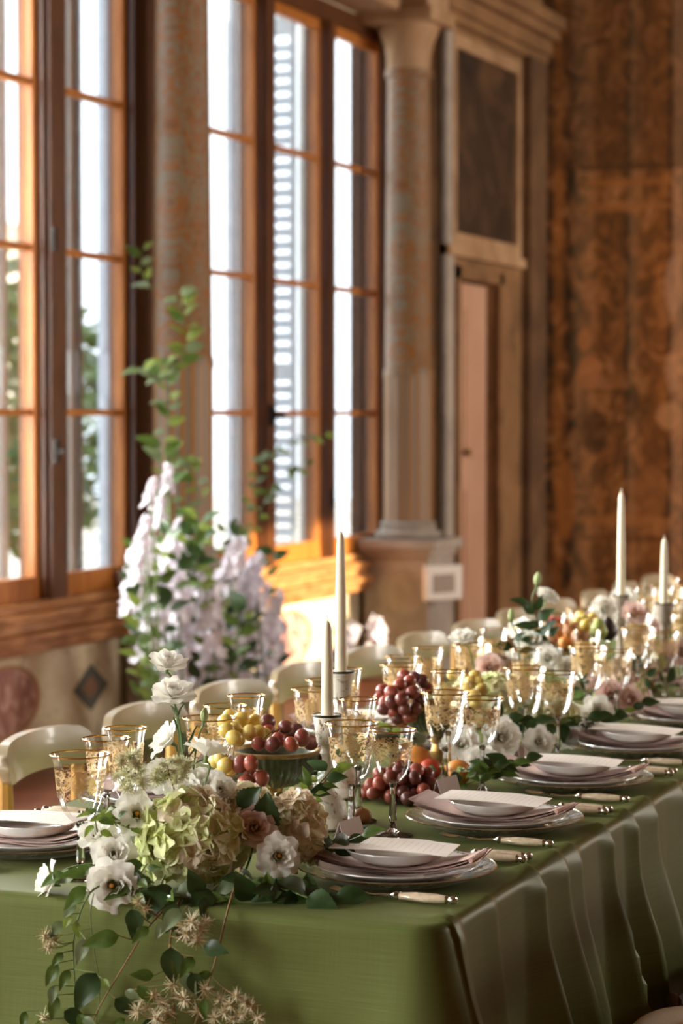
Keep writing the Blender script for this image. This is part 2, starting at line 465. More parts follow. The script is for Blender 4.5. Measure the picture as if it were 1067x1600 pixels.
def column_paint():
    """grey column with gold arabesques above and gilt flutes below"""
    t = NT('arabesque_column'); tc = t.node('ShaderNodeTexCoord'); sep = t.node('ShaderNodeSeparateXYZ'); t.link(tc.outputs['Object'], sep.inputs[0])
    ang = t.math('ARCTAN2', sep.outputs[1], sep.outputs[0])
    fold_ = t.math('ABSOLUTE', t.math('SINE', t.math('MULTIPLY', ang, 1.5)))        # mirrored scrolls, three round the shaft
    cv = t.node('ShaderNodeCombineXYZ'); t.link(t.math('MULTIPLY', fold_, .34), cv.inputs[0]); t.link(t.math('MULTIPLY', sep.outputs[2], 1.6), cv.inputs[1])
    n = t.noise(cv.outputs[0], 3.6, 2.0, .45, 2.6)
    up = t.ramp(n, [(.38, lin((126, 108, 82))), (.42, lin((150, 92, 28))), (.5, lin((116, 70, 22))), (.53, lin((132, 114, 88))), (.58, lin((128, 110, 84))), (.61, lin((142, 86, 26)))])
    st = t.math('SINE', t.math('MULTIPLY', ang, 18))
    lo = t.ramp(st, [(.35, lin((128, 108, 86))), (.65, lin((164, 108, 46)))])
    c = t.mix(t.math('LESS_THAN', sep.outputs[2], 1.73), up, lo)
    t.link(c, t.b.inputs['Base Color']); t.b.inputs['Roughness'].default_value = .55
    return t.m
M['floor'] = terracotta(); M['fresco'] = fresco_mat(); M['dado'] = grotesque_dado(); M['column'] = column_paint()
M['plaster'] = aged_plaster('ochre_plaster', (128, 92, 58), (168, 130, 92), (196, 160, 120))
M['plaster_dark'] = aged_plaster('umber_plaster', (70, 48, 28), (98, 68, 40), (128, 92, 56))
M['plaster_mid'] = aged_plaster('brown_plaster', (98, 68, 38), (134, 96, 58), (160, 118, 76))
M['stone'] = aged_plaster('grey_stone', (132, 120, 108), (164, 150, 134), (190, 176, 158), 3)
M['door'] = aged_plaster('rose_beige_door_paint', (188, 140, 110), (202, 156, 126), (214, 172, 142), 1.2, .45)
M['painting'] = aged_plaster('darkened_painted_panel', (40, 28, 18), (62, 44, 28), (104, 72, 44), 2.6, .5)
M['ceiling'] = aged_plaster('dark_timber_ceiling', (62, 42, 24), (84, 58, 34), (110, 78, 46), 2)
M['pale_stone'] = aged_plaster('pale_render', (206, 198, 184), (222, 214, 200), (232, 226, 214), 1)

struct(MB().box((-3, -3.7, -.1), (15.3, 5.1, 0)).build('floor', M['floor'], smooth=False), 'terracotta tiled floor of the loggia', 'floor')
struct(MB().box((-3, -3.7, 4.7), (15.3, 5.1, 4.8)).build('ceiling', M['ceiling'], smooth=False), 'dark timber ceiling above the painted room', 'ceiling')
struct(MB().box((-3.2, -3.7, 0), (-3, 5.1, 4.7)).build('wall_back', M['plaster_dark'], smooth=False), 'umber plaster wall at the near end of the room', 'wall')
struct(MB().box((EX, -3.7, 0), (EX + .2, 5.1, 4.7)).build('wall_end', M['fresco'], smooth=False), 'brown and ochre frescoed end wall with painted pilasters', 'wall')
# wall facing the windows: one tall opening lets the low sun in
ox0, ox1, oz0, oz1 = 7.95, 9.45, 2.05, 2.85
wr = MB().box((-3, -3.7, 0), (ox0, -3.5, 4.7)).box((ox1, -3.7, 0), (12.3, -3.5, 4.7)).box((14.3, -3.7, 0), (EX, -3.5, 4.7)).box((12.3, -3.7, 0), (14.3, -3.5, 1.2)).box((12.3, -3.7, 3.8), (14.3, -3.5, 4.7)).box((ox0, -3.7, 0), (ox1, -3.5, oz0)).box((ox0, -3.7, oz1), (ox1, -3.5, 4.7))  # the tall far opening is added, unseen, to light the far walls
struct(wr.build('wall_right', M['plaster_dark'], smooth=False), 'umber plaster wall across the table from the windows', 'wall')
struct(MB().box((9.7, -10, -.2), (20, -6.2, 7)).build('wall_wing', M['plaster'], smooth=False), 'ochre wing of the villa outside the aisle side windows', 'wall')  # unseen block added to keep the sun off the fresco wall
# window wall: dado, header, piers behind the columns
COLX = [9.795 + 3.03 * k for k in (-4, -3, -2, -1, 0)]
COL2 = 12.80
wl = MB().box((-3, WY - .02, 0), (13.06, WY + .25, .545)).box((-3, WY - .02, 3.74), (13.06, WY + .25, 4.7))
wall_left = struct(wl.build('wall_left', M['dado'], smooth=False), 'cream painted dado wall with medallion and lozenge below the windows', 'wall')
pier = MB()
for x in COLX: pier.box((x - .08, WY - .06, .5), (x + .36, WY + .03, 3.8))
pier.box((13.06, WY - .06, .5), (13.3, WY + .2, 3.8))
pier.build('window_pier', M['wood_dark'], wall_left, smooth=False)
hd = MB().box((-3, WY - .34, 3.86), (13.02, WY - .02, 4.02)).box((-3, WY - .28, 3.78), (13.02, WY - .02, 3.86)).box((-3, WY - .4, 4.02), (13.02, WY - .02, 4.1))
hd.build('entablature', M['plaster'], wall_left, smooth=False)
# door wall
dw = MB()
d0, d1, dh = 13.345, 14.095, 2.315
dw.box((13.06, DY, 0), (d0, DY + .5, 4.7)).box((d1, DY, 0), (EX, DY + .5, 4.7)).box((d0, DY, dh), (d1, DY + .5, 4.7)).box((d0, DY + .12, 0), (d1, DY + .5, dh))
wd = struct(dw.build('wall_door', M['plaster_mid'], smooth=False), 'ochre plaster wall with a door beside the fresco', 'wall')
tm = MB()
for a, b, c_, d_ in ((13.17, 14.5, 3.66, 3.74), (13.17, 14.5, 2.5, 2.58), (13.17, 13.23, 2.58, 3.66), (14.42, 14.5, 2.58, 3.66)):
    tm.box((a, DY - .035, c_), (b, DY + .01, d_))
tm.box((13.06, DY - .05, 2.44), (14.56, DY + .01, 2.5))
tm.build('panel_moulding', M['plaster'], wd, smooth=False)
MB().box((13.23, DY - .012, 2.58), (14.42, DY + .01, 3.66)).build('painted_panel', M['painting'], wd, smooth=False)
cn = MB()
for z0, z1, dpt in ((3.80, 3.86, .04), (3.86, 3.95, .07), (3.95, 4.02, .12), (4.02, 4.1, .16)):
    cn.box((13.06 - dpt, DY - dpt, z0), (EX, DY + .1, z1))
cn.build('cornice', M['plaster_mid'], wd, smooth=False)
pl = MB().box((14.62, DY - .06, 0), (14.98, DY + .02, 3.8))
pl.build('corner_pilaster', M['plaster_dark'], wd, smooth=False)
MB().box((13.06, DY - .03, .0), (13.2, DY + .02, 3.8)).build('door_pilaster', M['stone'], wd, smooth=False)
# door
dr = thing('door_1', 'rose beige double door with narrow leaves and round knob', 'door', (d0, DY + .06, 0), kind='structure')
for a, b in ((0.01, .25), (.262, .74)):
    lf = MB().box((a, 0, .01), (b, .05, dh - .01)).build('door_leaf', M['door'], dr, smooth=False, bevel=.006)
    MB().box((a + .05, -.012, .2), (b - .05, .0, 1.05)).box((a + .05, -.012, 1.25), (b - .05, .0, 2.15)).build('leaf_panel', M['door'], lf, smooth=False, bevel=.006)
MB().lathe([(0.001, 0), (.014, 0), (.012, .02), (.022, .03), (.022, .045), (0.001, .055)], 14, m=Matrix.Translation((.285, 0, 1.28)) @ Matrix.Rotation(R(90), 4, 'X')).build('knob', M['brass'], dr)
fr = MB().box((-.07, -.085, 0), (0, -.045, dh + .07)).box((.75, -.085, 0), (.83, -.045, dh + .07)).box((-.07, -.085, dh), (.83, -.045, dh + .08))
fr.build('door_casing', M['plaster_mid'], dr, smooth=False)  # darker casing puts the shade beside the door into its colour

# windows ----------------------------------------------------------------
ROW = [.82, 1.515, 2.21, 2.905, 3.60]
def make_window(name, label, xl, xr, panes, posts):
    w = thing(name, label, 'window', (xl, WY, 0), kind='structure')
    L = xr - xl
    sill = MB()
    for z0, z1, d in ((.51, .56, .10), (.56, .595, .13), (.595, .64, .09), (.64, .675, .11), (.675, .72, .06)):
        sill.box((0, -d, z0), (L, .05, z1))
    sill.build('sill', M['wood_sill'], w, smooth=False, bevel=.008)
    MB().box((0, -.05, 3.66), (L, .08, 3.76)).build('head_rail', M['wood_dark'], w, smooth=False)
    for a, b in posts:
        MB().box((a - xl, -.05, .72), (b - xl, .07, 3.66)).box((a - xl + .03, -.068, .72), (b - xl - .03, -.05, 3.66)).build('mullion_post', M['wood_dark'], w, smooth=False)
    for a, b in panes:
        a -= xl; b -= xl
        s = MB().box((a - .04, -.025, .72), (a, .02, 3.66)).box((b, -.025, .72), (b + .04, .02, 3.66))
        s.box((a, -.025, .72), (b, .02, ROW[0])).box((a, -.025, ROW[4]), (b, .02, 3.66))
        sash = s.build('sash', M['wood_sash'], w, smooth=False, bevel=.005)
        for z in ROW[1:4]:
            MB().box((a, -.018, z - .014), (b, .022, z + .014)).build('glazing_bar', M['wood_sash'], sash, smooth=False)
        for k in range(4):
            MB().box((a, .008, ROW[k] + .001), (b, .012, ROW[k + 1] - .001)).build('pane', M['glass_pane'], sash, smooth=False)
    return w
W2 = make_window('window_2', 'tall three-leaf wooden casement window beside the door wall', 10.14, 13.06, [(10.48, 11.125), (11.385, 12.0), (12.225, 12.905)], [(10.14, 10.44), (11.165, 11.345), (12.04, 12.185), (12.945, 13.06)])
W1 = make_window('window_1', 'tall three-leaf wooden casement window behind the medallion dado', 7.1, 9.72, [(7.47, 8.03), (8.2, 8.83), (9.11, 9.665)], [(7.1, 7.43), (8.07, 8.16), (8.87, 9.07), (9.705, 9.72)])
MB().box((1.80, -.09, 1.30), (1.84, -.068, 1.40)).box((1.81, -.12, 1.34), (1.83, -.09, 1.36)).build('latch', M['iron'], W1, smooth=False)
MB().box((1.80, -.085, 2.2), (1.835, -.068, 2.3)).build('hinge', M['iron'], W1, smooth=False)
MB().box((1.08, -.09, 1.45), (1.13, -.068, 1.56)).box((1.1, -.13, 1.49), (1.16, -.09, 1.52)).build('latch', M['iron'], W2, smooth=False)
MB().box((1.95, -.08, 1.0), (1.985, -.05, 1.1)).build('hinge', M['iron'], W2, smooth=False)
for i, x in enumerate((.705, 3.735)):
    make_window('window_%d' % (i + 3), 'tall wooden casement window further along the window wall', x + .36, x + 2.9, [(x + .73, x + 1.3), (x + 1.6, x + 2.2)], [(x + .36, x + .67), (x + 1.37, x + 1.53), (x + 2.3, x + 2.9)])

# columns ----------------------------------------------------------------
def column(x, y, label, r=.135):
    c = thing('column', label, 'column', (x, y, 0), kind='structure')
    def fl(a, t): return 1 - .05 * max(0, math.sin(a * 12)) ** 2
    MB().lathe([(r * 1.02, .86), (r * 1.02, 1.73)], 72, fl).build('fluted_shaft', M['column'], c)
    MB().lathe([(r * 1.06, 1.72), (r * 1.06, 1.76), (r, 1.77), (r * .9, 3.42), (r, 3.43), (r, 3.47)], 40).build('shaft', M['column'], c)
    MB().lathe([(r * 1.25, .80), (r * 1.42, .815), (r * 1.42, .835), (r * 1.2, .85), (r * 1.15, .865), (r * 1.25, .88), (r * 1.05, .90)], 40).build('base_torus', M['stone'], c)
    MB().lathe([(r * .92, 3.46), (r * .95, 3.55), (r * 1.05, 3.62), (r * 1.25, 3.68), (r * 1.3, 3.72)], 32).build('capital', M['plaster'], c)
    MB().box((-.21, -.21, 3.72), (.21, .24, 3.8)).box((-.18, -.18, 3.8), (.18, .24, 3.95)).box((-.24, -.24, 3.95), (.24, .24, 4.1)).build('entablature_block', M['plaster'], c, smooth=False, bevel=.006)
    MB().box((-.19, -.19, 0), (.19, .2, .7)).box((-.23, -.23, 0), (.23, .22, .12)).box((-.22, -.22, .70), (.22, .22, .74)).box((-.25, -.25, .74), (.25, .22, .80)).build('pedestal', M['stone'], c, smooth=False, bevel=.008)
    return c
column(COLX[-1], 4.66, 'gilded arabesque column wound with climbing vine between the windows')
column(COL2, 4.66, 'gilded arabesque column beside the door wall')
column(COLX[-2], 4.66, 'gilded arabesque column further along the window wall')
# wall-mounted box on the far pedestal
bx = thing('wall_thermostat', 'small white framed wall box with grey display on the column pedestal', 'wall box', (12.60, 4.405, .46))
MB().box((-.02, -.13, 0), (.02, .15, .20)).build('case', M['plastic'], bx, smooth=False, bevel=.012)
MB().box((-.026, -.06, .045), (-.02, .1, .15)).build('display', M['plastic_grey'], bx, smooth=False)
bx.rotation_euler = (0, 0, R(62)); bx.location = (12.62, 4.38, .46)

# outside ----------------------------------------------------------------
struct(MB().box((-4, 5.2, -.3), (45, 60, -.2)).build('ground', M['pale_stone'], smooth=False), 'pale paved terrace outside the windows', 'ground')
def shutter(x, y, ang, label, wd_=.46):
    s = thing('louvred_shutter', label, 'shutter', (x, y, -.2), R(ang), 'louvred shutters folded back outside the windows')
    f = MB().box((0, -.02, 0), (.025, .02, 3.95)).box((wd_ - .025, -.02, 0), (wd_, .02, 3.95))
    for z in (0, 1.9, 3.85): f.box((.025, -.02, z), (wd_ - .025, .02, z + .1))
    f.build('shutter_frame', M['shutter'], s, smooth=False)
    me = MB().box((.025, -.004, -.03), (wd_ - .025, .004, .03)).mesh('slat', M['shutter'], False)
    for k in range(50):
        z = .15 + k * .074
        if 1.86 < z < 2.04: continue
        link('slat', me, s, Matrix.Translation((0, 0, z)) @ Matrix.Rotation(R(38), 4, 'X'))
    return s
def board_shutter(x, w_, label, mat, y=5.2, ang=88):
    s = thing('folding_shutter', label, 'shutter', (x, y, -.2), R(ang), 'narrow folding shutter boards outside the windows')
    MB().box((0, -.02, 0), (w_, .02, 3.95)).build('board', mat, s, smooth=False, bevel=.006)
    MB().box((.015, -.026, .2), (w_ - .015, .026, 1.8)).box((.015, -.026, 2.0), (w_ - .015, .026, 3.8)).build('panel', mat, s, smooth=False, bevel=.006)
    return s
shutter(12.41, 5.2, 90, 'louvred shutter leaf standing open outside the middle sash of the far window', .42)
M['shutter_blue'] = plain('blue_grey_paint', (204, 210, 220), .5, 0, .08, 12)
M['shutter_pale'] = plain('pale_grey_paint', (232, 230, 224), .5, 0, .08, 12)
M['shutter_dark'] = plain('slate_paint', (140, 148, 160), .5, 0, .08, 12)
for x, w_, m, lab in ((12.64, .07, 'shutter_pale', 'pale shutter board beside the louvred leaf'), (13.49, .075, 'shutter_blue', 'blue grey shutter board in the sash next to the door wall'), (13.62, .05, 'shutter_pale', 'pale shutter board in the sash next to the door wall'),
                      (11.73, .08, 'shutter_pale', 'pale shutter board in the sash beside the vine-wound column'), (11.6, .045, 'shutter_blue', 'blue grey shutter board in the sash beside the vine-wound column'),
                      (9.83, .03, 'shutter_dark', 'slate shutter board outside the medallion window'), (9.76, .05, 'shutter_pale', 'pale shutter board outside the medallion window'), (9.68, .03, 'shutter_dark', 'narrow slate shutter board by the post of the medallion window'),
                      (10.15, .07, 'shutter_blue', 'blue grey shutter board near the jamb of the medallion window'), (9.13, .06, 'shutter_pale', 'pale shutter board outside the first sash of the medallion window'), (9.02, .05, 'shutter_blue', 'blue grey shutter board outside the first sash of the medallion window')):
    board_shutter(x, w_, lab, M[m])
def garden_tree(x, y, h, r, label, seed):
    g = random.Random(seed); t_ = thing('garden_tree', label, 'tree', (x, y, -.2))
    MB().tube([(0, 0, 0), (.05, 0, h * .3), (0, .05, h * .55)], [.16, .12, .07], 8).build('trunk', M['stem_brown'], t_)
    mb = MB()
    for i in range(900):
        a = g.uniform(0, 6.28); q = math.sqrt(g.random()); z = g.random()
        p = Vector((r * q * math.cos(a) * math.sin(PI * (z * .8 + .15)), r * q * math.sin(a) * math.sin(PI * (z * .8 + .15)), h * (.25 + .75 * z)))
        d = Vector((g.uniform(-1, 1), g.uniform(-1, 1), g.uniform(-.6, .6))).normalized(); e = d.orthogonal().normalized(); s_ = g.uniform(.1, .2)
        mb.add([p, p + d * s_ + e * s_ * .35, p + d * s_ * 2, p + d * s_ - e * s_ * .35], [(0, 1, 2, 3)])
    mb.build('crown', M['leaf'], t_)
garden_tree(15.2, 9.0, 2.9, .8, 'leafy garden tree seen through the medallion window', 1)
garden_tree(19.5, 10.5, 2.6, .9, 'leafy garden tree seen through the far window', 2)
hb = thing('garden_building', 'pale rendered building across the terrace', 'building', (22, 20, -.2))
MB().box((-9, 0, 0), (14, 6, 4.6)).build('building_wall', M['pale_stone'], hb, smooth=False)
MB().box((-9.4, -.4, 4.6), (14.4, 6.4, 4.9)).build('roof', M['stone'], hb, smooth=False)
for k in range(6):
    MB().box((-7 + k * 3.4, -.04, 1.0), (-5.8 + k * 3.4, .02, 3.2)).build('window', M['shutter'], hb, smooth=False)

# ------------------------------------------------------------------ table and cloth
TX0, TX1, TY0, TY1, TZ = 3.20, 10.9, 1.125, 2.14, .765
tb = thing('banquet_table', 'long banquet table hidden under the green cloth', 'table', ((TX0 + TX1) / 2, (TY0 + TY1) / 2, 0))
hx, hy = (TX1 - TX0) / 2 - .012, (TY1 - TY0) / 2 - .012
MB().box((-hx, -hy, .72), (hx, hy, TZ - .006)).build('tabletop', M['chair_gold'], tb, smooth=False)
for sx in (-1, 0, 1):
    for sy in (-1, 1):
        MB().box((sx * (hx - .1) - .03, sy * (hy - .1) - .03, 0), (sx * (hx - .1) + .03, sy * (hy - .1) + .03, .72)).build('leg', M['chair_gold'], tb, smooth=False)

def silk():
    t = NT('green_dupion_silk'); tc = t.node('ShaderNodeTexCoord')
    v1 = t.coord('UV', (9, 700, 1)); v2 = t.coord('UV', (700, 9, 1))
    a = t.noise(v1, 1, 4, .6); b = t.noise(v2, 1, 2, .5); big = t.noise(t.coord('UV'), 3, 3)
    f = t.math('ADD', t.math('MULTIPLY', a, .75), t.math('MULTIPLY', b, .25))
    c = t.ramp(f, [(.3, lin((84, 91, 48))), (.55, lin((96, 103, 56))), (.72, lin((108, 115, 66)))])
    c = t.mix(t.math('MULTIPLY', big, .25), c, lin((84, 93, 46)))
    t.link(c, t.b.inputs['Base Color']); t.b.inputs['Roughness'].default_value = .42
    t.b.inputs['Specular IOR Level'].default_value = .22
    t.b.inputs['Specular Tint'].default_value = (.55, .58, .24, 1)
    t.b.inputs['Sheen Weight'].default_value = .06; t.b.inputs['Sheen Roughness'].default_value = .4
    t.b.inputs['Sheen Tint'].default_value = lin((190, 196, 140))
    t.bump(f, .1, .001)
    return t.m
M['silk'] = silk()
def tablecloth():
    verts, faces, uvs = [], [], []
    rc = .035                                    # corner radius in plan
    re = .016                                    # roundness of the table edge
    # perimeter samples: (point, outward normal, arc length)
    per = []
    s = 0.0
    def put(x, y, nx, ny, ds):
        nonlocal s
        s += ds; per.append((x, y, nx, ny, s))
    y = TY1
    while y > TY0 + rc: put(TX0, y, -1, 0, .02); y -= .02
    for k in range(9):
        a = PI + (PI / 2) * k / 8
        put(TX0 + rc + rc * math.cos(a), TY0 + rc + rc * math.sin(a), math.cos(a), math.sin(a), rc * PI / 16)
    s_c = s
    x = TX0 + rc
    while x < TX1:
        st = .008 if x < 6.2 else .016
        put(x, TY0, 0, -1, st); x += st
    g = random.Random(3)
    crests = []                                  # (position along the side, lean, width, height)
    p = .03
    while p < TX1 - TX0:
        crests.append((p, g.uniform(-.04, .24), g.uniform(.028, .07), g.uniform(.3, 1.4)))
        p += g.uniform(.055, .25)
    def fold(q, t):
        """outward bulge of the side skirt, q along the side from the corner, t depth below the edge in metres"""
        r = 0
        for c, lean, wd_, am in crests:
            d = q - (c + lean * t * 1.1)
            if -.26 < d < .26:
                wl, wr = wd_ * (1.9 + 1.6 * t), wd_ * (.55 + .5 * t)   # long slope one side, short steep slope on the other
                e = abs(d) / (wr if d > 0 else wl)
                r = max(r, am * max(0, 1 - e) ** 1.25)
        k = min(1, t / .34); k = k * k * (3 - 2 * k)
        return r * (.006 + .046 * k)
    def front(q, t):
        k = min(1, t / .3)
        return (.02 * math.sin(q * 7 + .8 - t * 2.2) + .011 * math.sin(q * 15 + 2.2 + t * 3)) * k + .016 * k
    prof = [(-.16, 'top'), (-.1, 'top'), (-.05, 'top'), (-.025, 'top')] + [(k / 4, 'arc') for k in range(5)] + [(t, 'drop') for t in
            (.01, .025, .045, .07, .1, .135, .175, .22, .27, .32, .38, .44, .5, .57, .64, .7, TZ - .02)]
    rows = len(prof)
    for (x, y, nx, ny, ss) in per:
        q = ss - s_c
        for (a, ty) in prof:
            if ty == 'top':
                if q <= .0001: a = a * .217
                b = fold(q, .02) * 1.6 * max(0, 1 + a / .045) ** 1.5 if q > 0 else 0
                pt = (x + nx * a, y + ny * a, TZ + b); tv = a
            elif ty == 'arc':
                an = a * PI / 2; b = fold(q, .02) if q > 0 else 0
                pt = (x + nx * (re * math.sin(an) + b * an), y + ny * (re * math.sin(an) + b * an), TZ - re + re * math.cos(an) + b * (1 - a) * 1.6); tv = a * re
            else:
                blend = min(1, max(0, (q + .16) / .2)); blend = blend * blend * (3 - 2 * blend)
                b = fold(q, a) * blend + front(q, a) * (1 - blend) if q > -.2 else front(q, a)
                cone = math.exp(-(q / .07) ** 2) * .05 * min(1, a / .3)
                flare = .02 * min(1, a / .4)
                b = b + cone + flare + (fold(q, .02) * (PI / 2) * max(0, 1 - a / .1) if q > 0 else 0)
                pt = (x + nx * (re + b), y + ny * (re + b), TZ - re - a); tv = re + a
            verts.append(pt); uvs.append((ss, tv))
    n = len(per)
    for i in range(n - 1):
        for j in range(rows - 1):
            faces.append((i * rows + j, i * rows + j + 1, (i + 1) * rows + j + 1, (i + 1) * rows + j))
    # flat middle of the top
    o = len(verts)
    for (xx, yy) in ((TX0 + .03, TY0 + .155), (TX1, TY0 + .155), (TX1, TY1), (TX0 + .03, TY1)):
        verts.append((xx, yy, TZ - .0006)); uvs.append((yy * 1.0, xx))
    faces.append((o, o + 1, o + 2, o + 3))
    # far side skirt, window side
    o = len(verts); m = 160
    for i in range(m + 1):
        xx = TX0 + (TX1 - TX0) * i / m
        for z, dy in ((TZ, 0), (TZ - re, re), (TZ - .2, .016 + .004 * math.sin(xx * 24)), (.03, .016 + .006 * math.sin(xx * 24))):
            verts.append((xx, TY1 + dy, z)); uvs.append((xx, z))
    for i in range(m):
        for j in range(3):
            faces.append((o + i * 4 + j, o + (i + 1) * 4 + j, o + (i + 1) * 4 + j + 1, o + i * 4 + j + 1))
    me = bpy.data.meshes.new('tablecloth'); me.from_pydata(verts, [], faces); me.materials.append(M['silk'])
    uv = me.uv_layers.new(name='UVMap')
    for lp in me.loops: uv.data[lp.index].uv = uvs[lp.vertex_index]
    me.polygons.foreach_set('use_smooth', [True] * len(me.polygons)); me.update()
    o_ = link('tablecloth', me)
    tag(o_, 'olive green silk tablecloth falling in folds from the long table', 'tablecloth')
tablecloth()

# ------------------------------------------------------------------ chairs
def make_chair(label, cushion=True, dark=False):
    """origin on the floor under the seat centre; the back is on +Y"""
    wd_ = M['chair_dark'] if dark else M['chair_gold']
    c = thing('dining_chair', label, 'chair')
    hw, hh = .205, .043
    def outline(n=10):
        pts = []
        for cx, cz, a0 in ((hw - .05, hh - .04, 0), (-hw + .05, hh - .04, 90), (-hw + .05, -hh + .045, 180), (hw - .05, -hh + .045, 270)):
            for k in range(n + 1):
                a = R(a0 + 90 * k / n); pts.append((cx + .05 * math.cos(a), cz + .045 * math.sin(a)))
        return pts
    ol = outline()
    def surf(off):
        def fn(x, z):
            arch = .012 * (1 - (x / hw) ** 2)
            return Vector((x, .145 - .035 * (x / hw) ** 2 + off + .12 * (z), .762 + z + arch))
        return fn
    mb = MB()
    # curved slab: strips across so that the bend is smooth
    def col_z(x):
        lim = hh
        ax = abs(x) - (hw - .05)
        if ax > 0: lim = hh - .04 + .04 * math.sqrt(max(0, 1 - (ax / .05) ** 2))
        return lim
    N = 28
    for off, flip in ((0, 1), (.022, -1)):
        f = surf(off); vs = []; fs = []
        for i in range(N + 1):
            x = -hw + 2 * hw * (.5 - .5 * math.cos(PI * i / N)); l = max(.002, col_z(x))
            for j in range(7):
                vs.append(f(x, -l + 2 * l * j / 6) + Vector((0, (-.004 if off == 0 else .004) * (1 - (2 * j / 6 - 1) ** 2), 0)))
        for i in range(N):
            for j in range(6):
                q = (i*7+j, (i+1)*7+j, (i+1)*7+j+1, i*7+j+1)
                fs.append(q if flip > 0 else q[::-1])
        mb.add(vs, fs)
    b0 = 0; b1 = (N + 1) * 7; edge = [i * 7 for i in range(N + 1)] + [N * 7 + j for j in range(1, 7)] + [i * 7 + 6 for i in range(N - 1, -1, -1)] + [j for j in range(5, 0, -1)]
    for i in range(len(edge)):
        a, b = edge[i], edge[(i + 1) % len(edge)]
        mb.f.append((a, b1 + a, b1 + b, b))
    mb.build('backrest', M['chair_beige'] if not dark else wd_, c, sharp=60)
    for sx in (-1, 1):
        MB().tube([(sx * .172, .175, 0), (sx * .168, .135, .25), (sx * .166, .125, .44), (sx * .166, .135, .62), (sx * .168, .136, .79)], [.014, .019, .021, .018, .013], 8).build('rear_leg', wd_, c)
        MB().lathe([(.014, 0), (.017, .1), (.02, .36), (.02, .4), (.011, .415), (.015, .43), (.0155, .445), (.008, .456), (.001, .459)], 10, m=Matrix.Translation((sx * .19, -.15, 0))).build('front_leg', wd_, c)
        MB().tube([(sx * .19, -.17, .2), (sx * .19, .14, .2)], .01, 6).build('stretcher', wd_, c)
    seat = MB().box((-.2, -.16, .405), (.2, .14, .44)).build('seat', wd_, c, smooth=False, bevel=.01)
    if cushion:
        def dome(u, v):
            a = 2 * PI * u; ph = v * PI
            e = 2 / 3.2
            sg = lambda q, p: math.copysign(abs(q) ** p, q)
            return Vector((.205 * math.sin(ph) ** .55 * sg(math.cos(a), e), .155 * math.sin(ph) ** .55 * sg(math.sin(a), e), .462 - .032 * sg(math.cos(ph), .9)))
        MB().grid(lambda u, v: dome(u, 1 - v), 40, 14).build('cushion', M['cushion'], seat)
    return c
CH0 = make_chair('champagne lacquered chair with curved backrest at window side')
n_ch = 13
for k in range(n_ch):
    x = 4.03 + .494 * k
    lab = 'champagne chair with curved backrest, window side, %s from the ivy-draped table end' % ORD[k + 1]
    rz = R(rnd.uniform(-4, 4))
    o = CH0 if k == 0 else dup(CH0, (0, 0, 0))
    o.location = (x, 2.365 + rnd.uniform(-.012, .012), 0); o.rotation_euler = (0, 0, rz); o['label'] = lab; o['group'] = 'chairs along the window side'
CH1 = make_chair('dark walnut chair with oatmeal cushion at aisle side', True, True)
for k in range(2):
    o = CH1 if k == 0 else dup(CH1, (0, 0, 0))
    o.location = (3.82 + .53 * k, .85, 0); o.rotation_euler = (0, 0, PI + R(4 - 6 * k)); o['group'] = 'chairs along the aisle side'
    o['label'] = 'dark walnut chair with domed oatmeal cushion, aisle side, %s from the ivy-draped table end' % ORD[k + 1]
    o.location.z = 0

# ------------------------------------------------------------------ place settings
PX0, PS = 3.51, .505
AY, WYP = 1.297, 1.962
def circ_plate(prof, n=56): return MB().lathe(prof[::-1], n, cap=False)
def charger_mat():
    t = NT('etched_glass_charger')
    v = t.coord(); n = t.noise(v, 34, 5, .65, 1.8)
    tr = t.node('ShaderNodeBsdfTransparent'); tr.inputs[0].default_value = (.86, .87, .84, 1)
    t.link(t.ramp(n, [(.42, lin((176, 168, 158))), (.6, lin((232, 224, 216)))]), t.b.inputs['Base Color'])
    t.b.inputs['Roughness'].default_value = .14; t.b.inputs['Coat Weight'].default_value = .8; t.b.inputs['Coat Roughness'].default_value = .05
    m = t.ramp(n, [(.46, (.3, .3, .3, 1)), (.62, (.72, .72, .72, 1))])
    mx = t.node('ShaderNodeMixShader'); t.link(m, mx.inputs[0]); t.link(tr.outputs[0], mx.inputs[1]); t.link(t.b.outputs[0], mx.inputs[2])
    t.link(mx.outputs[0], t.out.inputs[0]); return t.m
M['charger'] = charger_mat()
def menu_mat():
    t = NT('printed_menu'); tc = t.node('ShaderNodeTexCoord'); sep = t.node('ShaderNodeSeparateXYZ'); t.link(tc.outputs['Object'], sep.inputs[0])
    # fine centred lines of small print across the card
    ln = t.math('LESS_THAN', t.math('FRACT', t.math('MULTIPLY', sep.outputs[0], 95)), .22)
    wn = t.noise(t.coord(scale=(95, 260, 1)), 1, 2)
    word = t.math('GREATER_THAN', wn, .47)
    inx = t.math('MULTIPLY', t.math('LESS_THAN', t.math('ABSOLUTE', sep.outputs[1]), .036), t.math('LESS_THAN', t.math('ABSOLUTE', sep.outputs[0]), .08))
    m = t.math('MULTIPLY', t.math('MULTIPLY', ln, word), t.math('MULTIPLY', inx, .45))
    t.link(t.mix(t.math('MULTIPLY', m, .55), lin((234, 223, 212)), lin((130, 112, 100))), t.b.inputs['Base Color']); t.b.inputs['Roughness'].default_value = .8
    return t.m
M['menu'] = menu_mat()
CHG = circ_plate([(.001, .006), (.085, .006), (.1, .004), (.11, .008), (.15, .02), (.158, .0225), (.1585, .0215), (.15, .017), (.112, .003), (.1, 0), (.001, 0)]).mesh('charger_body', M['charger'])
CHR = circ_plate([(.1565, .0218), (.1582, .0232), (.16, .0218), (.1582, .0204), (.1565, .0218)]).mesh('charger_rim', M['silver'])
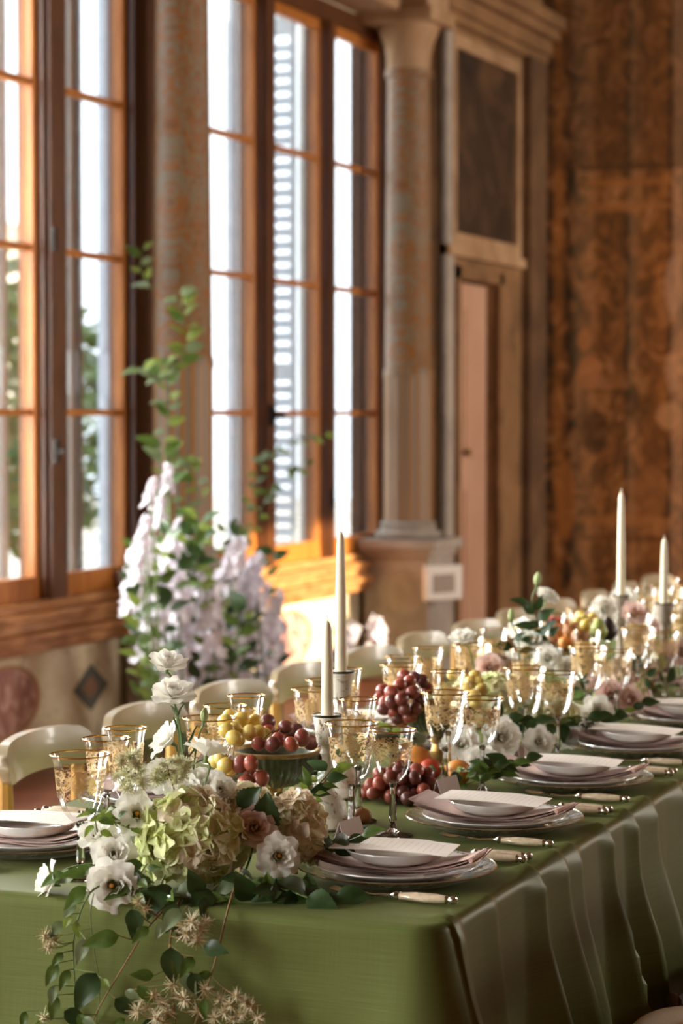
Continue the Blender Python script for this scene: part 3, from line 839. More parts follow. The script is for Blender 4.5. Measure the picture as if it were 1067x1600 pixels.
DIN = circ_plate([(.001, .005), (.08, .005), (.092, .008), (.125, .0165), (.1285, .0175), (.129, .016), (.124, .0135), (.09, .002), (.08, 0), (.001, 0)]).mesh('dinner_plate', M['porcelain'])
BOW = circ_plate([(.001, .005), (.05, .005), (.07, .012), (.079, .021), (.0815, .0225), (.082, .021), (.072, .009), (.05, 0), (.001, 0)]).mesh('dessert_plate', M['porcelain'])
def napkin_mesh():
    mb = MB(); g = random.Random(5)
    for k in range(4):
        z = .0022 + .0029 * k; dx = .012 * math.sin(k * 2.1)
        def fn(u, v, sgn):
            x = -.137 + .274 * u + dx; yv = -.052 + .104 * v + .004 * math.sin(k + u * 5)
            lift = .020 * (abs(x) / .13) ** 2.5
            wob = .0016 * math.sin(u * 9 + k * 2 + v * 3)
            th = .0014 * math.sqrt(max(0, 1 - (2 * v - 1) ** 4))
            return Vector((x, yv, z + lift + wob + sgn * th))
        mb.grid(lambda u, v: fn(u, v, 1), 26, 8); mb.grid(lambda u, v: fn(1 - u, v, -1), 26, 8)
    # soft rolled fold at the aisle end
    mb.tube([(.132, -.05, .03), (.137, -.02, .0315), (.138, .02, .03), (.132, .05, .028)], [.004, .0055, .0055, .004], 8)
    return mb.mesh('napkin', M['napkin'])
NAP = napkin_mesh()
def slab(sx, sy, th, mat, name, bend=0):
    mb = MB(); n = 10
    for sg in (1, -1):
        mb.grid(lambda u, v: Vector(((-.5 + (u if sg > 0 else 1 - u)) * sx, (-.5 + v) * sy, bend * math.cos(PI * ((u if sg > 0 else 1 - u) - .5)) + sg * th / 2)), n, 1)
    k = 2 * (n + 1)
    for i in range(n):
        mb.f.append((i, k + n - i, k + n - i - 1, i + 1)); mb.f.append((n + 1 + i, n + 2 + i, k + n + 1 + n - i - 1, k + n + 1 + n - i))
    mb.f.append((0, n + 1, k + n + 1 + n, k + n)); mb.f.append((n, k, k + n + 1, 2 * n + 1))
    return mb.mesh(name, mat, False)
MENU = slab(.19, .105, .0012, M['menu'], 'menu_card', .003)
def tent_mesh():
    mb = MB(); w2, h, d = .037, .05, .017
    mb.add([(-w2, -d, 0), (w2, -d, 0), (w2, 0, h), (-w2, 0, h), (-w2, d, 0), (w2, d, 0),
            (-w2, -d + .0012, 0), (w2, -d + .0012, 0), (w2, 0, h - .003), (-w2, 0, h - .003), (-w2, d - .0012, 0), (w2, d - .0012, 0)],
           [(0, 1, 2, 3), (3, 2, 5, 4), (6, 9, 8, 7), (9, 10, 11, 8), (0, 6, 7, 1), (4, 5, 11, 10), (0, 3, 9, 6), (1, 7, 8, 2), (3, 4, 10, 9), (2, 8, 11, 5)])
    return mb.mesh('place_card', M['paper_mauve'], False)
TENT = tent_mesh()
# cutlery: origin at the handle end, blade towards +Y, lying on the table
def cut_parts(kind):
    m = []
    hd_ = MB()
    def ribbed(u, v):
        y = .012 + .075 * v; r = .0062 + .0026 * math.sin(PI * min(1, v * 1.1)) ; a = 2 * PI * u
        r *= 1 + .05 * math.cos(4 * a + v * 9)
        return Vector((r * 1.25 * math.cos(a), y, .0085 + r * .85 * math.sin(a)))
    hd_.grid(ribbed, 16, 12); m.append(('handle', hd_.mesh('handle', M['pearl'])))
    rot = Matrix.Translation((0, 0, .0085)) @ Matrix.Rotation(R(-90), 4, 'X')
    m.append(('end_cap', MB().lathe([(.001, -.006), (.005, -.004), (.0068, .001), (.005, .006), (.004, .008), (.0072, .0125)], 14, m=rot).mesh('end_cap', M['silver'])))
    m.append(('bolster', MB().lathe([(.0072, .086), (.0045, .089), (.0068, .093), (.0035, .098), (.0028, .102)], 14, m=rot).mesh('bolster', M['silver'])))
    b = MB()
    if kind == 'fork':
        b.tube([(0, .1, .0085), (0, .13, .006), (0, .15, .007)], [.0026, .002, .003], 6)
        b.grid(lambda u, v: Vector(((u - .5) * (.008 + .014 * v), .148 + .02 * v, .007 + .002 * v)), 4, 3)
        for x in (-.009, -.003, .003, .009): b.tube([(x, .167, .009), (x, .185, .0095), (x, .2, .013)], [.0017, .0015, .0007], 5)
    elif kind == 'knife':
        ol = [(-.0035, .1), (.0035, .1), (.006, .125), (.0085, .16), (.0075, .195), (.0, .212), (-.004, .2), (-.004, .13)]
        b.prism(ol, lambda x, y: Vector((x, y, .006)), lambda x, y: Vector((x, y, .008)))
    else:
        b.tube([(0, .1, .0085), (0, .14, .006), (0, .152, .006)], [.0026, .0022, .003], 6)
        b.grid(lambda u, v: Vector((.017 * math.sin(PI * (v * .94 + .03)) ** .7 * (2 * u - 1), .15 + .05 * v, .010 - .008 * (1 - (2 * u - 1) ** 2) * math.sin(PI * v))), 8, 8)
    m.append(({'fork': 'tines', 'knife': 'blade', 'spoon': 'spoon_bowl'}[kind], b.mesh('blade', M['silver'])))
    return m
CUT = {k: cut_parts(k) for k in ('fork', 'knife', 'spoon')}
def cutlery(kind, x, y, rz, label, grp):
    t = thing('table_' + kind, label, kind, (x, y, TZ + .001), rz, grp)
    for nm, me in CUT[kind]: link(nm, me, t)
def setting(k, side):
    rz = 0 if side == 'aisle' else PI
    x = PX0 + PS * k + (0 if side == 'aisle' else .01); y = AY if side == 'aisle' else WYP
    rot = Matrix.Rotation(rz, 4, 'Z'); at = lambda dx, dy: Vector((x, y, 0)) + rot @ Vector((dx, dy, 0))
    who = 'at %s place from the ivy-draped end, %s side' % (ORD[k], side)
    g = 'place settings on the %s side' % side
    t = thing('charger_plate', 'wide etched glass charger ' + who, 'charger', (x, y, TZ + .0004), rz, g)
    link('charger_body', CHG, t); link('silver_rim', CHR, t)
    o = tag(link('dinner_plate', DIN), 'white porcelain dinner plate ' + who, 'plate', g); o.location = (x, y, TZ + .0085)
    j = R(rnd.uniform(-7, 7)) + (R(8) if k == 0 and side == 'aisle' else 0)
    o = tag(link('napkin', NAP), 'folded dusty pink napkin ' + who, 'napkin', g); o.location = (x, y, TZ + .0145); o.rotation_euler = (0, 0, rz - PI / 2 + j)
    o = tag(link('dessert_plate', BOW), 'small white plate on the pink napkin ' + who, 'plate', g); o.location = (x, y, TZ + .0275)
    p = at(-.008, .0)
    o = tag(link('menu_card', MENU), 'cream printed menu card ' + who, 'menu', g); o.location = (p.x, p.y, TZ + .0525); o.rotation_euler = (R(0), R(1.5), rz - PI / 2 + j * .8 + R(3))
    if side == 'aisle':
        p = at(.215, .165)
        o = tag(link('place_card', TENT), 'mauve folded place card ' + who, 'place card', g); o.location = (p.x, p.y, TZ + .0005); o.rotation_euler = (0, 0, rz + R(-12 + rnd.uniform(-8, 8)))
    for kd, dx in (('fork', -.172), ('knife', .182), ('spoon', .212)):
        p = at(dx, -.155 if side == 'aisle' else -.15)
        cutlery(kd, p.x, p.y, rz + R(rnd.uniform(-3, 3)), 'silver %s with pearl handle %s' % (kd, who), g)
for k in range(6): setting(k, 'aisle')
for k in range(4): setting(k, 'window')

# ------------------------------------------------------------------ gilded glassware
def uv_lathe(prof, n, name, mat, fl=None):
    me = MB().lathe(prof, n, fl, cap=False).mesh(name, mat)
    uv = me.uv_layers.new(name='UVMap'); k = len(prof)
    for p in me.polygons:
        for li in p.loop_indices:
            vi = me.loops[li].vertex_index; j, i = divmod(vi, n)
            uu = i / n
            if i == 0 and any((me.loops[q].vertex_index % n) == n - 1 for q in p.loop_indices): uu = 1.0
            uv.data[li].uv = (uu, j / (k - 1))
    return me
def glass_parts(rim, h, bowl, belly, hollow):
    """rim radius, height, height of bowl bottom, bulge profile"""
    bw = h - bowl
    prof = [(.004, bowl), (.012, bowl + .002), (.35 * rim, bowl + .05 * bw), (.58 * rim, bowl + .16 * bw), (.70 * rim, bowl + .3 * bw), (belly * .96 * rim, bowl + .45 * bw), (belly * rim, bowl + .6 * bw), ((belly + .03) * rim, bowl + .74 * bw), ((belly + .1) * rim, bowl + .87 * bw), (.95 * rim, bowl + .95 * bw), (rim, h)]
    def fl(a, t): return 1 + .022 * math.cos(12 * a) * math.sin(PI * min(1, t * 1.15)) if t < .87 else 1
    parts = [('bowl', uv_lathe(prof, 48, 'bowl', M['crystal'], fl))]
    def rad(z):
        for (r0, z0), (r1, z1) in zip(prof, prof[1:]):
            if z0 <= z <= z1: return r0 + (r1 - r0) * (z - z0) / (z1 - z0)
        return rim
    z0, z1 = bowl + .30 * bw, bowl + .80 * bw
    bp = [(rad(z0 + (z1 - z0) * i / 8) + .0009, z0 + (z1 - z0) * i / 8) for i in range(9)]
    def fl2(a, t): return 1 + .022 * math.cos(12 * a) * .9
    parts.append(('gilt_band', uv_lathe(bp, 48, 'gilt_band', M['filigree'], fl2)))
    parts.append(('gilt_rim', MB().lathe([(rim + .0009, h), (rim, h + .001), (rim - .0011, h), (rim - .0006, h - .0016), (rim + .0006, h - .0016), (rim + .0009, h)], 40, cap=False).mesh('gilt_rim', M['gold'])))
    st = [(.0045, .012), (.0065, .016), (.0045, .021), (.0072, .027), (.0066, .04), (.0055, .06), (.0048, bowl - .02), (.0052, bowl - .008), (.0075, bowl - .001), (.004, bowl + .002)]
    parts.append(('stem', MB().lathe(st, 8).mesh('stem', M['crystal_solid'], False)))
    parts.append(('foot', MB().lathe([(.001, 0), (.033, 0), (.034, .0012), (.030, .0028), (.012, .007), (.0045, .013), (.001, .0135)], 32).mesh('foot', M['crystal_solid'])))
    return parts
t = NT('solid_crystal'); t.b.inputs['Transmission Weight'].default_value = 1; t.b.inputs['Roughness'].default_value = .02; t.b.inputs['IOR'].default_value = 2.6
t.b.inputs['Base Color'].default_value = (.97, .98, .97, 1); M['crystal_solid'] = t.m
GL = {'water_goblet': glass_parts(.0475, .197, .088, .80, 0), 'wine_goblet': glass_parts(.0405, .186, .092, .80, 0), 'champagne_glass': glass_parts(.0345, .222, .10, .80, 0)}
GLN = {'water_goblet': 'large gilded water goblet', 'wine_goblet': 'smaller gilded wine goblet', 'champagne_glass': 'tall slender gilded glass'}
def glass(kind, x, y, label, grp):
    t = thing(kind, label, 'goblet' if 'goblet' in kind else 'glass', (x, y, TZ + .0005), rnd.uniform(0, 6), grp)
    bowl = None
    for nm, me in GL[kind]:
        o = link(nm, me, bowl if nm.startswith('gilt') else t)
        if nm == 'bowl': bowl = o
    return t
for k in range(9):
    x = 3.51 + .5 * k
    who = 'at %s place from the ivy-draped end, aisle side' % ORD[k]
    for kind, dx, dy in (('water_goblet', .335, .208), ('wine_goblet', .36, .14), ('champagne_glass', .475, .25)):
        j = rnd.uniform(-.012, .012) if k > 1 else 0
        glass(kind, x + dx + j, AY + dy + j, GLN[kind] + ' ' + who, 'glasses on the aisle side')
for k in range(11):
    x = 3.545 + .489 * k
    who = 'at %s place from the ivy-draped end, window side' % ORD[k]
    for kind, dx, dy in (('water_goblet', -.215, -.195), ('champagne_glass', -.075, -.205), ('wine_goblet', .04, -.11)):
        j = rnd.uniform(-.012, .012) if k > 1 else 0
        glass(kind, x + dx + j, WYP + dy + j, GLN[kind] + ' ' + who, 'glasses on the window side')

# ------------------------------------------------------------------ candles
def chipped_glaze():
    t = NT('chipped_white_glaze'); v = t.coord(); n = t.noise(v, 46, 4, .6, .8)
    t.link(t.ramp(n, [(.36, lin((120, 84, 48))), (.44, lin((226, 218, 200))), (1, lin((236, 230, 216)))]), t.b.inputs['Base Color'])
    t.b.inputs['Roughness'].default_value = .5; t.bump(n, .4, .004); return t.m
M['chipped'] = chipped_glaze()
def candle(x, y, zb, zt, label, lean=0):
    c = thing('taper_candle', label, 'candle', (x, y, zb), 0, 'ivory taper candles')
    L = zt - zb; r = .0115
    MB().lathe([(.001, 0), (r * .95, 0), (r, .004), (r * .86, L * .6), (r * .66, L * .93), (r * .5, L * .97), (r * .25, L * .995), (.001, L)], 20).build('wax', M['wax'], c)
    MB().tube([(0, 0, L - .004), (.001, 0, L + .004), (.004, .002, L + .009), (.009, .003, L + .008)], .0009, 5).build('wick', M['wax'], c)
def holder(x, y, h, label, mat, flared):
    c = thing('candle_holder', label, 'candlestick', (x, y, TZ + .0005), 0, 'candlesticks')
    MB().lathe([(.001, 0), (.047, 0), (.05, .004), (.047, .012), (.036, .02), (.033, .045), (.024, .055), (.014, .065), (.011, .075)], 32).build('base', mat, c)
    MB().lathe([(.011, .072), (.016, .08), (.011, .09), (.0095, h * .62), (.014, h * .66), (.011, h * .7), (.013, h - .055)], 20).build('stem', mat, c)
    MB().lathe([(.011, h - .057), (.019, h - .05), (.0215, h - .03), (.025, h - .004), (.0255, h), (.0145, h), (.0125, h - .012), (.001, h - .0125)], 28).build('cup', mat, c)
    MB().lathe([(.0254, h - .003), (.0262, h - .001), (.0254, h + .0012), (.0225, h + .0006), (.0254, h - .003)], 28, cap=False).build('cup_rim', M['iron'], c)
CND = [(3.905, 1.575, .16, .955, 1.135, 'short taper candle beside the green fruit compote', 'chipped white candlestick beside the green fruit compote'),
       (4.235, 1.68, .215, .996, 1.278, 'tall taper candle behind the green fruit compote', 'white cup candlestick with dark rim behind the green fruit compote'),
       (6.40, 1.70, .215, .99, 1.29, 'tall taper candle behind the pomegranate bowl', 'turned grey candlestick behind the pomegranate bowl'),
       (6.35, 1.565, .16, .975, 1.165, 'short taper candle beyond the pomegranate bowl', 'pale candlestick beyond the pomegranate bowl')]
for x, y, h, zb, zt, l1, l2 in CND:
    hh_ = zb - TZ - .0005
    holder(x, y, hh_ + .012, l2, M['chipped'] if x < 5 else M['stone'], True)
    candle(x, y, zb + .0005, zt, l1)

# ------------------------------------------------------------------ fruit
def sphere_mesh(name, r, mat, sx=1, sz=1.12, nu=18, nv=12):
    return MB().lathe([(max(.0004, r * math.sin(PI * j / nv)) * sx, -r * sz * math.cos(PI * j / nv)) for j in range(nv + 1)], nu).mesh(name, mat)
GR = {k: sphere_mesh('grape', .0118, M[k]) for k in ('grape_red', 'grape_dark', 'grape_yellow')}
def bunch(label, kinds, pts, grp, scale=1.0, stalk=None):
    o0 = Vector(pts[0])
    b = thing('grape_bunch', label, 'grapes', o0, 0, grp)
    g = random.Random(len(pts) * 13 + int(o0.x * 100))
    for p in pts:
        k = g.choice(kinds); s = scale * g.uniform(.9, 1.1)
        m = Matrix.Translation(Vector(p) - o0) @ Matrix.Rotation(g.uniform(0, 3), 4, Vector((g.uniform(-1, 1), g.uniform(-1, 1), .3)).normalized()) @ Matrix.Scale(s, 4)
        link('grape', GR[k], b, m)
    top = sum((Vector(p) for p in pts), Vector()) / len(pts) - o0
    mb = MB()
    for p in pts[::2]:
        q = Vector(p) - o0; mb.tube([top + Vector((0, 0, .012)), (top + q) / 2 + Vector((0, 0, .012)), q], .001, 4)
    tag(mb.build('stalk', M['stem_brown'], b), kind='stuff')
    return b
def heap(cx, cy, cz, rx, ry, rz, n, seed, dmin=.021):
    g = random.Random(seed); out = []
    tries = 0
    while len(out) < n and tries < 20000:
        tries += 1
        a = g.uniform(0, 2 * PI); q = math.sqrt(g.random()); z = g.random()
        p = Vector((cx + rx * q * math.cos(a), cy + ry * q * math.sin(a), cz + rz * z * (1 - q * q * .9)))
        if all((p - o).length > dmin for o in out): out.append(p)
    return out
def compote(x, y, h, r, label, mat):
    c = thing('fruit_compote', label, 'bowl', (x, y, TZ + .0005))
    d = .07
    def fl(a, t): return 1 + (.03 * math.cos(36 * a) if .05 < t < .95 else 0)
    outer = [(.014, h - d), (.035, h - d + .004), (.058, h - d + .016), (.073, h - d + .034), (.082, h - .006)]
    k = r / .085
    MB().lathe([(a * k, z) for a, z in outer], 144, fl, cap=False).build('bowl', mat, c)
    MB().lathe([(.080 * k, h - .006), (.06 * k, h - d + .022), (.03 * k, h - d + .009), (.001, h - d + .008)][::-1], 48, cap=False).build('bowl_lining', mat, c)
    MB().lathe([(.0825 * k, h - .008), (.0865 * k, h - .003), (.0865 * k, h), (.08 * k, h), (.079 * k, h - .007), (.0825 * k, h - .008)], 60, cap=False).build('rim', M['bowl_rim'], c)
    MB().lathe([(.001, 0), (.045, 0), (.046, .006), (.032, .014), (.016, .024), (.013, .038), (.019, .046), (.013, .054), (.016, h - d + .002)], 32).build('foot', M['brass'], c)
    return c
compote(3.925, 1.685, .132, .083, 'fluted green compote with gilt rim heaped with grapes', M['bowl_green'])
rim_z = TZ + .132
# pixel-surveyed grapes of the near compote, each at its own depth
yel = [(352, 1128, 4.22), (377, 1124, 4.25), (367, 1141, 4.20), (397, 1128, 4.27), (390, 1145, 4.19), (404, 1146, 4.22), (366, 1153, 4.16), (354, 1141, 4.18), (413, 1148, 4.24), (358, 1120, 4.27), (372, 1156, 4.22),
       (345, 1184, 4.14), (352, 1196, 4.13), (338, 1188, 4.17), (362, 1200, 4.16), (349, 1206, 4.18)]
bunch('yellow grapes spilling from the green compote', ['grape_yellow'], [deep(*p) for p in yel], 'grape bunches', 1.12)
red = [(446, 1136, 4.24), (472, 1153, 4.2), (434, 1157, 4.18), (455, 1163, 4.16), (420, 1145, 4.3), (418, 1128, 4.32), (462, 1143, 4.3), (440, 1150, 4.3), (404, 1162, 4.17), (485, 1160, 4.26), (426, 1163, 4.16), (406, 1136, 4.34)]
bunch('red grapes piled in the green compote', ['grape_red', 'grape_dark'], [deep(*p) for p in red], 'grape bunches', 1.18)
hang = [(376, 1194, 4.13), (392, 1192, 4.12), (384, 1222, 4.12), (407, 1217, 4.13), (401, 1236, 4.14), (380, 1243, 4.14), (392, 1206, 4.16), (398, 1222, 4.18), (388, 1236, 4.17)]
bunch('red grapes hanging over the lip of the green compote', ['grape_red'], [deep(*p) for p in hang], 'grape bunches', 1.2)
bunch('small red grapes behind the short candle', ['grape_dark'], [deep(x, y, d) for x, y, d in ((506, 1170, 4.35), (502, 1185, 4.36), (512, 1180, 4.4), (500, 1160, 4.38))], 'grape bunches', 1.2)
c_ = on_z(620, 1256, TZ)
bunch('heap of dark red grapes lying on the green cloth', ['grape_red', 'grape_dark', 'grape_dark'], heap(c_.x + .04, c_.y, TZ + .013, .06, .085, .055, 52, 4), 'grape bunches', 1.12)
compote(4.735, 1.655, .125, .083, 'dark fluted compote with red and yellow grapes mid table', M['bowl_green'])
r2 = [(598, 1078, 5.0), (612, 1082, 4.94), (625, 1070, 4.96), (640, 1066, 4.98), (648, 1058, 5.02), (660, 1064, 5.02), (632, 1056, 5.06), (612, 1096, 4.93), (628, 1092, 4.92), (602, 1098, 4.96), (600, 1108, 4.95), (632, 1108, 4.92), (615, 1112, 4.95), (645, 1082, 4.94), (655, 1092, 4.96), (648, 1108, 4.94), (640, 1120, 4.94), (622, 1122, 4.95), (668, 1076, 5.04), (594, 1092, 4.98), (638, 1076, 5.0), (618, 1104, 5.0), (660, 1108, 4.98), (630, 1124, 4.98)]
bunch('dark red grapes hanging from the mid table compote', ['grape_red', 'grape_dark'], [deep(*p) for p in r2], 'grape bunches', 1.18)
y2 = [(742, 1056, 5.1), (735, 1066, 5.06), (748, 1068, 5.06), (726, 1062, 5.1), (752, 1078, 5.04), (730, 1080, 5.0), (740, 1088, 4.98), (716, 1076, 5.04), (708, 1054, 5.14), (744, 1098, 4.98), (722, 1092, 5.0)]
bunch('yellow green grapes in the mid table compote', ['grape_yellow'], [deep(*p) for p in y2], 'grape bunches', 1.15)
compote(5.95, 1.71, .128, .09, 'grey fluted compote piled with pomegranate and pears', M['bowl_green'])
y3 = [(903, 972, 6.2), (912, 968, 6.24), (920, 974, 6.18), (926, 966, 6.26), (934, 974, 6.2), (915, 978, 6.16), (938, 982, 6.16), (907, 964, 6.3)]
bunch('pale green grapes on the pomegranate compote', ['grape_yellow'], [deep(*p) for p in y3], 'grape bunches', 1.25)
c3 = on_z(990, 1082, TZ)
bunch('dark red grapes on the cloth by the far candlestick', ['grape_dark', 'grape_red'], heap(c3.x, c3.y, TZ + .013, .07, .06, .04, 26, 8), 'grape bunches', 1.15)
def fruit(name, label, cat, p, r, mat, sz=1.0, crown=None, tilt=(0, 0, 1)):
    t = thing(name, label, cat, p, 0, 'loose fruit')
    a = aim(tilt)
    n = 14
    prof = []
    for j in range(n + 1):
        q = PI * j / n; rr = r * math.sin(q); z = -r * sz * math.cos(q)
        if crown == 'pear' and z > 0: rr *= 1 - .42 * (z / (r * sz)) ** .8; z *= 1.35
        prof.append((max(.0005, rr), z))
    o = MB().lathe(prof, 26, lambda a_, t_: 1 + .015 * math.cos(3 * a_ + 1)).build('flesh', mat, t); o.matrix_local = a
    if crown == 'pom':
        m = MB()
        for i in range(6):
            q = i * PI / 3; m.tube([(.006 * math.cos(q), .006 * math.sin(q), r * sz * .95), (.009 * math.cos(q), .009 * math.sin(q), r * sz * 1.12), (.014 * math.cos(q), .014 * math.sin(q), r * sz * 1.24)], [.005, .004, .001], 5)
        o2 = m.build('crown', mat, t)
    else:
        o2 = MB().tube([(0, 0, r * sz * (.9 if crown != 'pear' else 1.2)), (.001, 0, r * sz * 1.1 + (.012 if crown == 'pear' else 0)), (.004, 0, r * sz * 1.2 + (.02 if crown == 'pear' else 0))], .0012, 5).build('stalk', M['stem_brown'], t)
    o2.matrix_local = a
    return t
fruit('pomegranate', 'large red pomegranate on the far compote', 'fruit', deep(872, 984, 6.2), .036, M['fruit_red'], .95, 'pom', (-.4, .5, .8))
fruit('pear', 'russet pear on the far compote', 'fruit', deep(891, 986, 6.12), .021, M['fruit_brown'], 1, 'pear', (.3, -.4, .5))
fruit('peach', 'pale peach on the far compote', 'fruit', deep(906, 996, 6.08), .024, M['fruit_brown'], .95)
fruit('apricot', 'orange apricot at the lip of the far compote', 'fruit', deep(884, 1004, 6.12), .02, M['fruit_orange'], .9)
fruit('fig', 'black fig behind the pale green grapes', 'fruit', deep(950, 985, 6.2), .026, M['fruit_dark'], 1.05, 'pear')
fruit('fig', 'green fig on the far compote', 'fruit', deep(935, 985, 6.1), .024, M['fruit_green'], 1.0, 'pear')
def on_table(px, py, r): 
    p = on_z(px, py, TZ); return Vector((p.x, p.y, TZ + r))
fruit('orange', 'whole orange standing behind the red grapes', 'fruit', on_table(650, 1216, .034), .034, M['fruit_orange'], .95)
fruit('orange', 'orange among greenery behind the second place card', 'fruit', on_table(715, 1228, .027), .027, M['fruit_orange'], .95)
fruit('apricot', 'rosy apricot behind the first place card', 'fruit', on_table(566, 1290, .017), .017, M['fruit_brown'], .9)
fruit('tomato', 'red fruit under the white blooms mid table', 'fruit', on_table(672, 1220, .024), .024, M['fruit_red'], .9)
fruit('tomato', 'red fruit tucked beside the second tall glass', 'fruit', on_table(735, 1212, .022), .022, M['fruit_red'], .9)

# ------------------------------------------------------------------ flowers
def petal_mesh(name, mat, L, half, a0, a1, ruf, seed, nu=8, nv=7):
    """one petal wrapped round the +Z axis: half = half its sweep, a0/a1 = lean from the axis at root and lip (degrees)"""
    g = random.Random(seed); ph = [g.uniform(0, 6) for _ in range(4)]; hf = R(half)
    prof = []; r, z, N = .0025, 0.0, 40
    for i in range(N + 1):
        prof.append((r, z)); al = R(a0 + (a1 - a0) * (i / N) ** 1.6); r += L / N * math.sin(al); z += L / N * math.cos(al)
    def at(v):
        q = max(0, min(1, v)) * N; i = min(N - 1, int(q)); t_ = q - i
        return prof[i][0] + (prof[i + 1][0] - prof[i][0]) * t_, prof[i][1] + (prof[i + 1][1] - prof[i][1]) * t_
    def fn(u, v):
        a = 2 * u - 1; ve = v * (1 - .16 * abs(a) ** 2.5 + .03 * math.sin(a * 6 + ph[3]))
        r, z = at(ve)
        r += ruf * L * v ** 2 * (.6 * math.sin(a * 4.2 + ph[0]) + .4 * math.sin(a * 8.5 + ph[1])) + a * .05 * L * v
        z += ruf * .7 * L * v ** 2 * math.sin(a * 6 + ph[2])
        f_ = a * hf * (.55 + .45 * math.sin(PI * (.1 + .6 * v)))
        return Vector((r * math.cos(f_), r * math.sin(f_), z))
    return MB().grid(fn, nu, nv).mesh(name, mat, True, 180)
def bloom_set(mat, seed):
    s = {}
    s['inner'] = [petal_mesh('petal', mat, .024, 62, 16, -22, .06, seed + i) for i in range(3)]
    s['heart'] = [petal_mesh('petal', mat, .022, 62, 16, -4, .09, seed + 12 + i) for i in range(3)]
    s['mid'] = [petal_mesh('petal', mat, .030, 56, 26, 14, .07, seed + 3 + i) for i in range(3)]
    s['wide'] = [petal_mesh('petal', mat, .034, 50, 40, 52, .08, seed + 9 + i) for i in range(3)]
    s['outer'] = [petal_mesh('petal', mat, .039, 44, 56, 92, .09, seed + 6 + i) for i in range(3)]
    return s
BL = {'white': bloom_set(M['petal'], 10), 'blush': bloom_set(M['petal_blush'], 40)}
STAMEN = MB().lathe([(.001, 0), (.003, .002), (.003, .014), (.0045, .017), (.003, .021), (.001, .022)], 8).mesh('stamen', M['stamen'])
CALYX = MB().lathe([(.0015, -.012), (.003, -.006), (.0045, 0), (.006, .004), (.0085, .010)], 10).mesh('calyx', M['stem'])
def leaf_mesh(name, mat, L, W, fold=.25, droop=.3, tip=1.4, serr=0, nu=4, nv=8):
    def fn(u, v):
        a = 2 * u - 1
        w_ = W * (math.sin(PI * v ** .75)) ** (.9) * (1 - .25 * v ** tip) if 0 < v < 1 else 0
        if serr: w_ *= 1 + .08 * math.sin(v * 50) * (abs(a) > .9)
        ang = droop * v
        return Vector((a * w_, L * v * math.cos(ang * .6), fold * abs(a) * w_ - L * math.sin(ang) * v * .6 + .02 * L * math.sin(v * 7 + a * 2)))
    return MB().grid(fn, nu, nv).mesh(name, mat)
LF = {'mid': leaf_mesh('leaf', M['leaf'], .05, .013), 'light': leaf_mesh('leaf', M['leaf_light'], .042, .012, .3, .2),
      'dark': leaf_mesh('leaf', M['leaf_dark'], .056, .018, .2, .35), 'grey': leaf_mesh('leaf', M['leaf_grey'], .05, .014, .3, .4),
      'lance': leaf_mesh('leaf', M['leaf_dark'], .06, .009, .4, .15), 'big': leaf_mesh('leaf', M['leaf_dark'], .068, .027, .16, .3, 1.0, 1, 8, 24)}
def leaf_mat(p, d, up, s):
    d = Vector(d).normalized(); up = Vector(up)
    x = d.cross(up); x = x.normalized() if x.length > 1e-5 else d.orthogonal().normalized()
    z = x.cross(d)
    m = Matrix((x, d, z)).transposed().to_4x4()
    return Matrix.Translation(p) @ m @ Matrix.Scale(s, 4)
def flower(label, pos, d, R_=.04, stem=None, kind='white', layers=(4, 5, 6), open_=1.0, grp='white lisianthus', name='lisianthus', stamen=True, cat='flower', whole=False, leaves=()):
    """pos: heart of the bloom; d: the way it faces; stem: list of world points from the calyx down"""
    pos = Vector(pos); r = thing(name, label, cat, pos, 0, grp)
    g = random.Random(int(abs(pos.x * 1000 + pos.y * 777 + pos.z * 333)))
    k = R_ / .036; base = aim(d, g.uniform(0, 6)) @ Matrix.Scale(k, 4) @ Matrix.Translation((0, 0, -.018))
    if not whole:
        for nm, n, tw in (('inner', layers[0] if layers[0] > 3 else 0, 0), ('heart', 5 if layers[0] == 3 else 0, .2), ('mid', layers[1], .4), ('wide', 5, .1), ('outer', layers[2], .9)):
            for i in range(n):
                a = tw + 2 * PI * i / max(1, n) + g.uniform(-.2, .2)
                m = base @ Matrix.Rotation(a, 4, 'Z') @ Matrix.Translation((.002, 0, 0)) @ Matrix.Rotation(g.uniform(-.12, .12) - (1 - open_) * .5, 4, 'Y')
                link('petal', BL[kind][nm][g.randrange(3)], r, m)
    else:
        link('bloom', WHOLE[kind][g.randrange(3)], r, base)
    if stamen and layers[0] == 3: link('stamen', STAMEN, r, base @ Matrix.Translation((0, 0, .006)) @ Matrix.Scale(.75, 4))
    link('calyx', CALYX, r, base)
    if stem:
        pts = [base @ Vector((0, 0, -.008))] + [Vector(p) - pos for p in stem]
        # smooth the stem a little
        sm = []
        for i in range(len(pts) - 1):
            for q in range(4): sm.append(pts[i].lerp(pts[i + 1], q / 4))
        sm.append(pts[-1])
        for _ in range(3): sm = [sm[0]] + [(sm[i - 1] + sm[i] * 2 + sm[i + 1]) / 4 for i in range(1, len(sm) - 1)] + [sm[-1]]
        MB().tube(sm, .0019, 6).build('stem', M['stem'], r)
    for (p, dd, s, kd) in leaves: link('leaf', LF[kd], r, leaf_mat(Vector(p) - pos, dd, (0, 0, 1), s))
    return r
